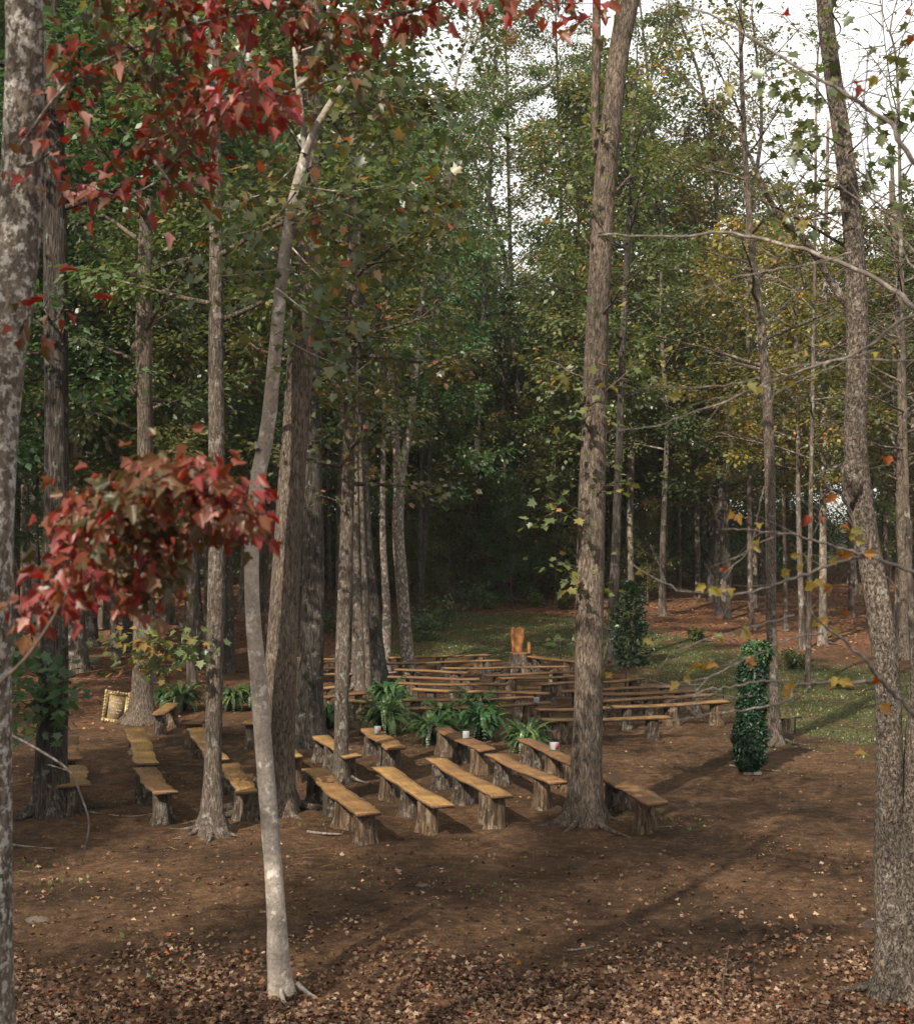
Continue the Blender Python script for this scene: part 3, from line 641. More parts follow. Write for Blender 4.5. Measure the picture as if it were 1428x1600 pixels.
tree_px('maple_tree', 'slim straight grey brown trunk rising between the left aisle benches', [(533, 1222, 24), (534, 1150, 21), (536, 1000, 22), (542, 800, 21), (547, 600, 19), (551, 400, 16), (553, 200, 13), (555, 50, 10)], Yb(533, 1222), 'bark_grey', 'leaf_olive', H=16, flare=.45, roots=4, seed=10, crown_kw=[CK(7, 16, 3, 20, 5500, .12, tmpl=LEAF_M), CK(4.5, 8, 1.8, 7, 800, .11, tmpl=LEAF_M)], forks=[[(549, 640, 12), (530, 610, 10), (515, 590, 7)]], extra_leaves=MAPL)
tree_px('maple_tree', 'clump of thin leaning stems with a lit left edge beside the dark leaning stem', [(560, 1074, 22), (560, 1000, 20), (557, 900, 13), (556, 800, 10), (556, 600, 8), (560, 400, 6)], Yb(562, 1078), 'bark_grey', 'leaf_mid', H=15, flare=.4, roots=3, seed=11, crown_kw=[CK(7, 15, 2.8, 16, 4200, .14)], forks=[[(575, 1078, 13), (571, 950, 10), (566, 800, 7), (562, 650, 4)]])
tree_px('maple_tree', 'dark leaning stem of the clump at the left end of the middle rows', [(595, 1062, 24), (588, 1000, 21), (578, 900, 18), (571, 800, 17), (566, 650, 14), (566, 500, 11), (568, 300, 8)], Yb(595, 1066), 'bark_dark', 'leaf_dark', H=17, flare=.4, roots=3, seed=12, crown_kw=[CK(7.5, 17, 3, 18, 5000, .15)])
tree_px('maple_tree', 'short lichen spotted stem next to the forked pale trunk', [(603, 1045, 15), (604, 960, 13), (601, 900, 11), (598, 800, 9), (600, 600, 7)], Yb(603, 1048), 'bark_mottled', 'leaf_mid', H=11, flare=.4, seed=13, crown_kw=[CK(6.5, 11, 2.2, 12, 2200, .13)])
tree_px('birch_tree', 'pale mottled trunk forking into two limbs behind the middle rows', [(639, 1052, 22), (633, 980, 19), (627, 900, 19), (622, 830, 18), (624, 760, 17), (635, 690, 13), (645, 620, 12), (652, 540, 10), (657, 460, 9), (680, 350, 8), (700, 220, 6)], Yb(639, 1055), 'bark_mottled', 'leaf_mid', H=20, flare=.35, roots=3, seed=14, forks=[[(623, 775, 14), (619, 700, 12), (613, 620, 11), (607, 540, 9), (605, 420, 7), (600, 300, 5)]], crown_kw=[CK(10, 20, 3.6, 20, 6000, .14)])
tree_px('poplar_tree', 'big straight brown trunk with flared foot right of centre among the front benches', [(912, 1284, 56), (915, 1230, 50), (918, 1100, 45), (922, 900, 43), (928, 700, 40), (934, 500, 37), (943, 300, 34), (953, 200, 32), (966, 90, 31), (985, -10, 32), (1000, -80, 22)], Yb(912, 1284), 'bark_brown', 'leaf_olive', H=19, flare=.6, roots=6, seed=15, seg=20, forks=[[(940, 262, 18), (934, 235, 15), (930, 180, 14), (932, 90, 14), (933, -20, 12), (936, -120, 10)]], crown_kw=[CK(11.6, 19, 4, 16, 4500, .12), CK(3.0, 11, .9, 14, 330, .12, tmpl=LEAF_M)], extra_leaves=POPL)
tree_px('oak_tree', 'dark trunk close behind the big straight trunk, beside the dark evergreen', [(957, 1030, 20), (958, 950, 18), (962, 850, 14), (968, 700, 12), (975, 500, 10), (985, 300, 8), (990, 150, 6)], Yb(957, 1036), 'bark_dark', 'leaf_mid', H=19, flare=.4, roots=3, seed=16, crown_kw=[CK(8, 19, 3.4, 22, 7500, .15)])
tree_px('gum_tree', 'slim trunk rising behind the green leafy column', [(1212, 1160, 20), (1208, 1080, 16), (1206, 960, 16), (1206, 850, 16), (1202, 720, 17), (1195, 600, 16), (1187, 500, 13), (1178, 400, 11), (1168, 280, 9), (1158, 120, 7), (1155, 0, 5)], Yb(1212, 1163), 'bark_grey', 'leaf_gold', H=15, flare=.5, roots=4, seed=17, crown_kw=[CK(6.5, 15, 2.4, 18, 1700, .11)])
def rl(tb, rs, Y):
    out = []
    for c, n in [([(1320, 200), (1290, 160), (1240, 145), (1200, 130)], 26), ([(1320, 230), (1280, 215), (1235, 235), (1215, 250)], 26), ([(1325, 240), (1370, 200), (1428, 165)], 24), ([(1330, 260), (1390, 250), (1440, 215)], 22), ([(1300, 20), (1320, 40), (1280, 60)], 9), ([(1330, 300), (1270, 290), (1225, 300)], 14), ([(1330, 330), (1290, 330), (1230, 350), (1190, 330)], 16), ([(1335, 380), (1380, 330), (1428, 300)], 16), ([(1380, 90), (1410, 70), (1428, 60)], 12)]:
        out.append(sprig(tb, c, Y+rs.uniform(-.6, .2), int(n*1.7), .105, rs, .10, .6, LEAF_M, .6, .009, .25))
    return out
tree_px('gum_tree', 'big flaky grey trunk with a burl on the right, twin stemmed at its base', [(1402, 1570, 64), (1400, 1500, 54), (1396, 1350, 48), (1390, 1200, 42), (1381, 1060, 40), (1370, 950, 40), (1354, 820, 38), (1341, 700, 36), (1338, 600, 34), (1334, 480, 32), (1329, 340, 29), (1320, 210, 27), (1303, 100, 26), (1285, 0, 24)], 11.6, 'bark_flaky', 'leaf_mid', H=12, flare=.55, roots=5, seed=18, seg=22, rough=.07,
        forks=[[(1425, 1520, 60), (1424, 1380, 46), (1430, 1250, 44), (1440, 1100, 40), (1455, 900, 36), (1470, 600, 30), (1490, 200, 24), (1500, -100, 18)], [(1330, 480, 16), (1312, 462, 13), (1285, 420, 11), (1250, 370, 10), (1220, 345, 9), (1192, 300, 8), (1172, 255, 6), (1150, 212, 5)], [(1330, 390, 6), (1250, 350, 4), (1180, 320, 3)]],
        burl=[(1327, 735, .07), (1331, 757, .09), (1326, 775, .06)], extra_leaves=rl, crown_kw=dict(base=8.6, top=12, R=2.4, limbs=8, leaves=500, ls=.13, tmpl=LEAF_M))

FAR = [ # px base, py base, width, lean to px at top, bark, leaf, label
    (1035, 962, 11, 1038, 'bark_far', 'leaf_mid', 'small trunk alone on the leaf bed right of the dark evergreen'),
    (1285, 1008, 13, 1290, 'bark_pale', 'leaf_gold', 'pale straight trunk halfway between the leafy column and the big flaky trunk'),
    (1253, 1015, 10, 1246, 'bark_far', 'leaf_gold', 'thin brown trunk left of the pale straight trunk on the right'),
    (1176, 985, 9, 1165, 'bark_far', 'leaf_gold', 'thin trunk left of the leafy column, nearer of a close pair'),
    (1136, 968, 9, 1140, 'bark_dark', 'leaf_dark', 'dark thin trunk on the leaf bed left of the leafy column'),
    (1228, 985, 7, 1222, 'bark_far', 'leaf_gold', 'thinnest straight stem just right of the leafy column'),
    (1412, 1030, 17, 1398, 'bark_brown', 'leaf_mid', 'brown trunk at the right edge behind the big flaky trunk'),
    (1398, 1010, 11, 1392, 'bark_far', 'leaf_mid', 'thinner trunk touching the brown trunk at the right edge'),
    (852, 905, 9, 853, 'bark_far', 'leaf_dark', 'thin far trunk right of centre at the end of the fallen log'),
    (790, 936, 11, 788, 'bark_dark', 'leaf_dark', 'dark trunk standing behind the fallen log'),
    (727, 905, 9, 728, 'bark_brown', 'leaf_dark', 'reddish brown far trunk left of the log, catching light on its edge'),
    (706, 900, 7, 704, 'bark_far', 'leaf_mid', 'thin far stem left of the reddish brown far trunk'),
    (822, 900, 7, 820, 'bark_far', 'leaf_dark', 'thin dark far stem left of the trunk at the log end'),
    (357, 1050, 17, 356, 'bark_dark', 'leaf_dark', 'dark trunk right of the straight grey brown trunk on the left'),
    (140, 1010, 22, 140, 'bark_dark', 'leaf_dark', 'thick dark trunk behind the low red spray'),
    (310, 970, 14, 308, 'bark_dark', 'leaf_dark', 'dark trunk behind the right part of the low red spray'),
    (176, 930, 9, 178, 'bark_far', 'leaf_dark', 'far thin trunk on the left seen above the low red spray'),
    (380, 960, 12, 378, 'bark_far', 'leaf_dark', 'far trunk visible just left of the pale sapling'),
    (515, 965, 8, 512, 'bark_dark', 'leaf_dark', 'far thin stem between the blackish trunk and the slim grey brown trunk'),
    (655, 980, 8, 668, 'bark_dark', 'leaf_dark', 'thin dark stem right of the forked pale trunk'),
    (1060, 925, 7, 1064, 'bark_far', 'leaf_gold', 'thin far stem at the back right of the small trunk alone'),
    (1125, 962, 10, 1121, 'bark_dark', 'leaf_olive', 'dark stem left in the close pair before the leafy column'),
    (1340, 930, 9, 1330, 'bark_far', 'leaf_olive', 'thin far stem beside the sunlit lawn gap'),
    (60, 990, 16, 62, 'bark_dark', 'leaf_dark', 'dark far trunk between the lichen trunk and the thick rough trunk'),
    (270, 935, 9, 268, 'bark_far', 'leaf_mid', 'thin far trunk behind the upper red spray of the young maple'),
    (1110, 905, 6, 1095, 'bark_pale', 'leaf_gold', 'pale slim far stem in the golden foliage on the right'),
]
for i, (bx, by, w, tx, bk, lf, lab) in enumerate(FAR):
    Yd = min(Yb(bx, by), 90); rs = np.random.default_rng(500+i)
    right = bx > 900
    H = (rs.uniform(15, 20) if not right else rs.uniform(13, 16)) if bx < 700 or right else rs.uniform(12, 16)
    H = min(H, max(9, CAMZ+(HZ-top_limit(bx)+60)*Yd/F)); b0 = rs.uniform(4.0, 6.5)
    Hn = HZ-(H-2)*F/Yd
    mid = [(bx+(tx-bx)*t+rs.normal(0, w*.25), by+(Hn-by)*t, w*(1.0-.65*t)) for t in (.1, .3, .5, .75, 1)]
    tree_px('forest_tree', lab, [(bx, by, w*1.15)]+mid, Yd, bk, lf, H=H, flare=.5, roots=3 if w > 9 else 0, seed=40+i, seg=10, crown_kw=[CK(b0, H, 2.6+.02*Yd, 16, 5200, .12+.0012*Yd)])

# mid-distance leafy understory trees, each with its own place
MID = [ # px, py of base, H, R, crown base, leaf, leaves, label
    (180, 1030, 13.0, 3.2, 4.0, 'leaf_dark', 8000, 'dense dark green tree filling the left behind the oak'),
    (420, 1010, 14.0, 3.4, 4.4, 'leaf_dark', 8000, 'dense dark tree behind the pale sapling'),
    (300, 1070, 12.5, 2.6, 6.0, 'leaf_mid', 4500, 'green leafy tree reaching up between the two left trunks'),
    (1090, 935, 12.5, 3.2, 4.0, 'leaf_olive', 6500, 'olive leafy tree over the leaf bed right of centre'),
    (1180, 950, 10.5, 2.8, 3.8, 'leaf_gold', 4500, 'golden leaved tree behind the slim trunk on the right'),
    (1330, 965, 12.5, 3.2, 4.6, 'leaf_mid', 6000, 'green leafy tree behind the big flaky trunk'),
    (80, 1040, 13.0, 3.0, 3.0, 'leaf_dark', 8000, 'dark leafy tree between the lichen trunk and the oak'),
    (530, 985, 16.0, 3.2, 5.5, 'leaf_olive', 7000, 'olive and rust leafy tree behind the slim grey brown trunk'),
    (680, 935, 18.0, 3.4, 7.0, 'leaf_turning', 8000, 'tall tree with a red tinted crown left of the open sky'),
    (1420, 960, 13.0, 3.2, 4.6, 'leaf_olive', 5000, 'olive leafy tree at the right edge'),
]
for i, (bx, by, H, R, cb, lf, nl, lab) in enumerate(MID):
    Yd = Yb(bx, by); rs = np.random.default_rng(700+i)
    w = (.05+.007*H)*2*F/Yd; Hn = HZ-(H-1)*F/Yd; lean = rs.uniform(-25, 25)
    tree_px('leafy_tree', lab, [(bx, by, w)]+[(bx+lean*t, by+(Hn-by)*t, w*(1-.75*t)) for t in (.25, .5, .75, 1)], Yd, 'bark_far', lf, H=H, flare=.3, seed=80+i, seg=8, crown_kw=[CK(cb, H, R, 24, nl, .10+.0012*Yd, subs=6)])

# young trees arching against the open sky
for i, (bx, by, tips, lab, lf, *cb_) in enumerate([
        (812, 925, [(800, 500), (795, 300), (790, 40)], 'very tall thin tree whose leaves hang over the top of the open sky', 'leaf_turning', 21),
        (880, 922, [(880, 500), (876, 300), (868, 20)], "very tall thin tree with a high yellow green crown by the big straight trunk", 'leaf_olive', 19),
        (655, 960, [(700, 300), (760, 190), (860, 130)], 'slender arching tree with fine twigs against the open sky', 'leaf_mid'),
        (1110, 940, [(1120, 350), (1100, 150), (1060, 20)], 'tall airy olive tree right of the big straight trunk reaching the top', 'leaf_olive'),
        (1035, 930, [(1030, 400), (1020, 200), (1000, 0)], 'tall tree directly right of the big straight trunk with olive leaves to the top', 'leaf_olive'),
        (960, 945, [(985, 400), (1000, 200), (1040, 40)], 'airy olive tree close right of the big straight trunk, leaning slightly right', 'leaf_mid'),
        (1190, 930, [(1170, 400), (1190, 200), (1175, 30)], 'airy dark twigged tree left of the big flaky trunk against the sky', 'leaf_olive'),
        (830, 935, [(800, 500), (770, 330), (700, 160)], 'slender tree leaning left across the open sky with dark small leaves', 'leaf_mid'),
        (890, 930, [(895, 500), (905, 330), (915, 100)], 'thin airy tree just left of the upper half of the big straight trunk', 'leaf_olive'),
        (735, 940, [(755, 500), (765, 300), (775, 60)], 'tall tree with orange tipped crown at the centre top', 'leaf_turning')]):
    Yd = Yb(bx, by); w = 11
    tree_px('slender_tree', lab, [(bx, by, w)]+[(a, b, w*(1-.25*(k+1))) for k, (a, b) in enumerate(tips)], Yd, 'bark_dark', lf, H=CAMZ+(HZ-tips[-1][1])*Yd/F-float(gz(0, Yd))+1.5, flare=.3, seed=120+i, seg=8, crown_kw=[CK(cb_[0] if cb_ else 7, CAMZ+(HZ-tips[-1][1])*Yd/F+.5, 3.2, 28, 8000, .15, subs=6)])

# bare-branched sapling beyond the right edge, its limbs crossing the view
def bare(tb, rs, Y):
    lim = [([(1530, 1230), (1428, 1122), (1365, 1066), (1330, 1032), (1285, 990), (1240, 962), (1210, 925)], 14), ([(1240, 962), (1162, 983), (1100, 1002), (1060, 1018)], 5),
           ([(1365, 1066), (1320, 1066), (1280, 1066), (1240, 1071), (1200, 1063), (1150, 1070), (1100, 1078), (1040, 1100)], 9), ([(1240, 1071), (1220, 1084), (1170, 1089), (1100, 1091), (1000, 1094)], 6),
           ([(1285, 990), (1230, 995), (1180, 1010), (1120, 1030), (1060, 1055)], 5), ([(1530, 950), (1428, 893), (1380, 878), (1360, 871), (1300, 887), (1200, 923), (1150, 930), (1075, 925), (1030, 905), (1000, 885)], 11),
           ([(1360, 871), (1305, 858), (1250, 843), (1200, 833), (1140, 829), (1092, 826), (1080, 800)], 7), ([(1305, 858), (1270, 825), (1240, 808)], 4), ([(1345, 840), (1320, 800), (1306, 775)], 4), ([(1530, 560), (1428, 470), (1395, 435), (1330, 395), (1240, 360), (1170, 340), (1080, 338), (950, 330)], 14),
           ([(1530, 330), (1428, 250), (1400, 200), (1378, 178), (1327, 143), (1256, 102), (1210, 71), (1139, 25), (1080, 0), (1000, -30)], 13), ([(1530, 470), (1428, 490), (1350, 545), (1260, 575), (1196, 600), (1136, 626), (1033, 659), (970, 669)], 10),
           ([(1428, 565), (1340, 562), (1250, 570), (1180, 590), (1100, 602), (1000, 604)], 4), ([(1430, 520), (1370, 545), (1330, 560), (1260, 590), (1180, 640)], 5), ([(1330, 395), (1260, 410), (1180, 420), (1110, 440)], 4), ([(1240, 360), (1190, 310), (1150, 302), (1060, 310)], 4),
           ([(1428, 350), (1350, 345), (1280, 300), (1200, 318)], 4), ([(1450, 640), (1410, 600), (1385, 560), (1395, 500)], 4), ([(1428, 940), (1390, 900), (1365, 860), (1350, 780)], 4), ([(1256, 102), (1220, 110), (1150, 100)], 3), ([(1327, 143), (1350, 90), (1390, 40), (1400, -20)], 3), ([(1400, 200), (1430, 150), (1440, 60)], 4), ([(1380, 690), (1400, 740), (1428, 770)], 3),
           ([(1450, 420), (1400, 350), (1360, 250), (1365, 120)], 5), ([(1428, 420), (1380, 330), (1300, 250), (1240, 230)], 4), ([(1360, 250), (1320, 170), (1300, 110)], 3), ([(1195, 760), (1160, 860), (1110, 900)], 2), ([(1270, 1075), (1255, 1115)], 4), ([(1376, 1130), (1345, 1177)], 3), ([(1175, 1085), (1172, 1100), (1176, 1122)], 4)]
    for c, w in lim:
        a = np.array([P(x, y, Y) for x, y in c]); a[:, 1] += np.linspace(0, rs.uniform(-.9, .6), len(a)); q = resample(a, 5*len(a)); q += rs.normal(0, .004, q.shape)
        tube(tb, q, np.linspace(w*.72, max(1.1, w*.16), len(q))*Y/F/2, 6)
        for k in range(len(c)):      # fine side twigs
            j = rs.integers(3, len(q)); d = unit(q[min(j+1, len(q)-1)]-q[j-1])+rs.normal(0, .55, 3); L = rs.uniform(.08, .3)
            tube(tb, np.array([q[j], q[j]+unit(d)*L*.5, q[j]+unit(d+rs.normal(0, .2, 3))*L]), [.002, .0014, .0009], 4, cap=False)
    lv = [(955, 605, .2), (940, 598, .1), (1168, 600, .1), (1183, 605, .2), (1237, 595, .3), (1257, 547, .45), (1297, 541, .35), (1372, 550, .3), (1260, 805, .95), (1270, 808, .9), (1147, 806, .6), (1187, 818, .45), (1182, 845, .4), (1136, 890, .9), (1236, 868, .5), (1262, 874, .25), (1245, 885, .25), (1223, 890, .35), (1307, 877, .25), (1315, 862, .7), (1330, 865, .75), (1352, 866, .7), (1272, 908, .5), (1299, 916, .6), (1110, 918, .35), (1135, 920, .45), (1128, 998, .1), (1162, 983, .4), (1270, 979, .2), (1292, 966, .5), (1303, 980, .3), (1320, 960, .85), (1116, 1036, .6), (1100, 1037, .55), (1174, 1031, .75), (1068, 1062, .35), (1305, 1058, .4), (1320, 1064, .55), (1370, 1057, .9), (1376, 1103, .65), (1346, 1177, .55), (1228, 1070, .6), (1300, 1074, .85), (1330, 830, .2), (1328, 842, .3), (1326, 829, .75), (1305, 772, .75), (1390, 715, .85), (1008, 1000, .1), (1150, 640, .2), (1060, 620, .15), (880, 590, .1), (1230, 330, .2), (1255, 345, .3), (1368, 118, .4), (1340, 132, .95), (1226, 23, .97), (1000, 890, .2), (1130, 130, .2)]
    out = []
    for (x, y, h) in lv:
        n = rs.integers(1, 3); p = np.array([P(x+rs.normal(0, 4)*(k > 0), y+rs.normal(0, 4)*(k > 0), Y-.05) for k in range(n)])
        out.append(leaf_mesh(p, unit(rs.normal(0, .7, (n, 3))+[0, 0, -.6]), unit(rs.normal(0, .5, (n, 3))+[0, -1, .4]), rs.uniform(.038, .060, n), np.full(n, h), LEAF_R))
    return out
tree_px('bare_sapling', 'nearly bare sapling at the right edge, pale thin branches with a few yellow leaves', [(1560, 1700, 60), (1545, 1250, 40), (1540, 900, 36), (1535, 560, 32), (1540, 200, 26), (1530, -50, 20)], 6.0, 'twig_pale', 'leaf_yellow', H=7.5, flare=.2, seed=150, extra_leaves=bare, seg=10)

for i, (bx, by, w, tx, lab) in enumerate([(1432, 1120, 12, 1400, 'leafless twiggy tree at the right edge whose fine twigs veil the sky'), (1262, 1075, 9, 1275, 'thin leafless tree left of the big flaky trunk with fine twigs against the sky')]):
    Yd = Yb(bx, by)
    tree_px('bare_tree', lab, [(bx, by, w), (bx+(tx-bx)*.4, 800, w*.8), (bx+(tx-bx)*.7, 450, w*.6), (tx, 120, w*.35)], Yd, 'bark_far', 'leaf_olive', H=CAMZ+(HZ+80)*Yd/F, flare=.3, seed=170+i, seg=8, crown_kw=[CK(5.5, CAMZ+(HZ+60)*Yd/F, 3.4, 34, 260, .09, subs=11)])

# thin arching twig at bottom left
def arch(tb, rs, Y):
    for c, w in [([(0, 1140), (60, 1172), (108, 1205), (127, 1245), (139, 1285), (133, 1325), (128, 1348)], 5), ([(0, 1290), (5, 1340), (3, 1400)], 7), ([(108, 1205), (75, 1195)], 2)]:
        a = np.array([P(x, y, Y) for x, y in c]); tube(tb, resample(a, 5*len(a)), np.linspace(w, max(1.5, w*.4), 5*len(a))*Y/F/2, 6)
    return []
tree_px('bare_shrub', 'bare grey twig arching down at the bottom left corner', [(-60, 1500, 12), (-50, 1300, 10), (-30, 1160, 7), (-5, 1138, 6)], 8.0, 'twig_pale', None, H=2.6, flare=.1, seed=151, extra_leaves=arch, seg=6, cat='shrub')

# small leafy sprays in the foreground left
def spray_tree(label, base, Y, curves, mat, ls, seed, name='maple_seedling'):
    def fn(tb, rs, Y_): return [sprig(tb, c, Y_, n, ls, rs, sp, .4, LEAF_M, .3, .006, .1) for c, n, sp in curves]
    return tree_px(name, label, base, Y, 'twig_brown', mat, H=.5, flare=.1, seed=seed, extra_leaves=fn, seg=6)
spray_tree('light green broad leaved weed on the grass right of the carved stump', [(876, 1022, 3), (876, 1008, 2)], 40, [([(876, 1015), (865, 1003), (858, 1003)], 14, .10), ([(876, 1012), (885, 1000), (890, 1003)], 12, .08)], 'grass', .22, 163)
spray_tree('thin green weed with bent stems at the foot of the dark evergreen', [(975, 1068, 3), (980, 1040, 2)], 33, [([(980, 1050), (1000, 1020), (1012, 1035)], 18, .08), ([(980, 1050), (960, 1030), (990, 1015)], 16, .1), ([(985, 1060), (1010, 1055)], 10, .08)], 'leaf_mid', .11, 164)

# dark evergreen behind the centre trunk + low shrubs
def evergreen(name, label, loc, R, h, n, mat, seed, ls=.07, cone=.7):
    rs = np.random.default_rng(seed); root = thing(name, label, 'shrub', loc)
    sb = MB(); tube(sb, np.array([[0, 0, -.05], [0, 0, h*.9]]), [.05, .01], 6)
    z = rs.random(n)**1.1*h; a = rs.random(n)*6.283
    prof = R*(np.sin(np.pi*np.clip(.12+.86*z/h, 0, 1))**.6)*(1-cone*.5*z/h)*(1+.32*np.sin(3*a+z*4)+.25*np.sin(5*a-z*9)+.2*np.sin(z*17+a))
    r = prof*rs.random(n)**.45
    pos = np.stack([r*np.cos(a), r*np.sin(a), z], 1)
    for k in range(14):
        az = k*2.4; zz = h*(.1+.8*k/14); rr = R*.6; tube(sb, np.array([[0, 0, zz], [rr*math.cos(az), rr*math.sin(az), zz+.15]]), [.015, .004], 4, cap=False)
    d = unit(np.stack([np.cos(a), np.sin(a), rs.normal(.1, .5, n)], 1)+rs.normal(0, .4, (n, 3))); nr = unit(rs.normal(0, .7, (n, 3))+[0, 0, 1])
    sb.build('stem', M['bark_dark'], root)
    leaf_obj('foliage', [leaf_mesh(pos, d, nr, ls*rs.uniform(.6, 1.3, n), rs.random(n), LEAF_Q)], M[mat], root)
    return root
b = hit(985, 1040); evergreen('evergreen_bush', 'dark dense evergreen right behind the big straight trunk', b, .66, 2.5, 3600, 'evergreen', 401, .11, 1.0)
b = hit(1125, 895); evergreen('evergreen_bush', 'small dark cone shaped evergreen near the sunlit lawn', (25.5, 84, float(gz(25.5, 84))), .8, 2.6, 2500, 'evergreen', 402, .14, 1.2)
GL = [(690, 985, .9, 1.1, 'rounded dark shrub right of the forked pale trunk'), (735, 955, 1.0, 1.5, 'dark leafy shrub left of the fallen log'), (880, 952, .5, .6, 'low shrub in front of the log end'), (840, 948, .5, .6, 'low shrub before the middle of the fallen log'), (765, 952, .5, .6, 'low shrub under the dark trunk by the log'),
      (665, 1000, .9, .9, 'dark shrub at the left end of the grass strip'), (555, 1000, .7, .8, 'small green shrub behind the slim grey brown trunk'), (510, 990, .7, .8, 'small shrub between the blackish and slim trunks'), (1242, 1045, .45, .45, 'small grassy shrub right of the leafy column'), (1318, 1078, .25, .3, 'tiny green tuft on the grass near the right trunk'), (1085, 1003, .3, .4, 'tiny shrub on the grass right of the evergreen')]
for i, (bx, by, R, h, lab) in enumerate(GL):
    shrub('shrub', lab, hit(bx, by), R, h, 900, .11, 'leaf_dark' if R > .5 else 'leaf_mid', 420+i, stems=6)

# ------------------------------------------------------------------ benches
def stump(r, h, rs, mat, root, loc, name='stump_leg', flare=.35):
    mb = MB(); n = 18; a = np.linspace(0, 2*np.pi, n, endpoint=False); zs = [-.06, .03, .12, h*.5, h*.8, h-.012, h]
    ph = rs.random(4)*6.28; V = []
    for z in zs:
        rr = r*(1+.07*np.sin(2*a+ph[0])+.06*np.sin(3*a+ph[1])+.05*np.sin(7*a+ph[2])+.03*rs.normal(0, 1, n))*(1+flare*math.exp(-max(z, 0)/.10)*(1+.4*np.sin(4*a+ph[3])))
        if z == h: rr = rr*.96
        V.append(np.stack([rr*np.cos(a), rr*np.sin(a), np.full(n, z)], 1))
    V = np.concatenate(V); f = [(i*n+j, i*n+(j+1) % n, (i+1)*n+(j+1) % n, (i+1)*n+j) for i in range(len(zs)-1) for j in range(n)]
    mb.add(V+np.asarray(loc), f, 0); mb.add(V[-n:]+np.asarray(loc)+[0, 0, .001], [tuple(range(n))], 1)
    return mb.build(name, [M[mat], M['stump_top']], root)
SEAT = .46
def bench(A, B, width, label, seed, legs=None, thick=.042, group='rustic slab benches on stump legs', seat=SEAT):
    """A, B: world ends of the slab"""
    rs = np.random.default_rng(seed); A = np.asarray(A, float); B = np.asarray(B, float)
    mid = (A+B)/2; L = float(np.hypot(B[0]-A[0], B[1]-A[1])); az = math.atan2(B[1]-A[1], B[0]-A[0])
    z0 = float(gz(mid[0], mid[1])); root = thing('bench', label, 'bench', (mid[0], mid[1], z0), az, group)
    n = 22; u = np.linspace(-.5, .5, n); ph = rs.random(6)*6.28
    x = u*L; e1 = width/2*(1+.10*np.sin(u*9+ph[0])+.06*np.sin(u*23+ph[1])+.03*rs.normal(0, 1, n)); e2 = width/2*(1+.10*np.sin(u*8+ph[2])+.06*np.sin(u*27+ph[3])+.03*rs.normal(0, 1, n))
    skew = rs.uniform(-.05, .05); sag = -.012*np.cos(u*math.pi)+.008*np.sin(u*7+ph[4]); tilt = math.tan(0)
    hs = seat+sag; rows = []
    for (yy, zz) in ((-e1, hs), (-e1*.5, hs+.002), (np.zeros(n), hs+.002), (e2*.5, hs+.002), (e2, hs), (e2*1.04, hs-thick*.5), (e2*.93, hs-thick), (-e1*.93, hs-thick), (-e1*1.04, hs-thick*.5)):
        rows.append(np.stack([x+skew*yy/width*2, yy, zz], 1))
    V = np.stack(rows, 1); k = 9; V = V.reshape(-1, 3); f = []; mi = []
    mb = MB(); top = []; side = []
    for i in range(n-1):
        for j in range(k):
            qd = (i*k+j, (i+1)*k+j, (i+1)*k+(j+1) % k, i*k+(j+1) % k)
            (top if j < 4 else side).append(qd)
    ends = [tuple(range(k)), tuple(reversed(range((n-1)*k, n*k)))]
    mb.add(V, top, 0); mb.n -= len(V); mb.v.pop(); mb.add(V, side+ends, 1)
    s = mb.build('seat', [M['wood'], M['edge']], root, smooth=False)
    if legs is None: legs = [-.38, 0, .38] if L > 2.6 else [-.34, .34]
    for lx in legs:
        lx = lx+rs.uniform(-.03, .03); xx = lx*L; yy = rs.uniform(-.03, .03)
        hx = float(np.interp(lx, u, hs))-thick-.002
        gx_, gy_ = mid[0]+xx*math.cos(az), mid[1]+xx*math.sin(az); dz = float(gz(gx_, gy_))-z0
        stump(rs.uniform(.115, .15), hx-dz, rs, rs.choice(['stump_bark', 'stump_bark2']), root, (xx, yy, dz))
    return root
def seatpt(px, py, h=SEAT):
    lo, hi = 10., 90.
    for _ in range(40):
        m = (lo+hi)/2; z = CAMZ-(py-HZ)*m/F-float(gz((px-CX)*m/F, m))-h
        if z > 0: lo = m
        else: hi = m
    return np.array([(px-CX)*m/F, m, 0])
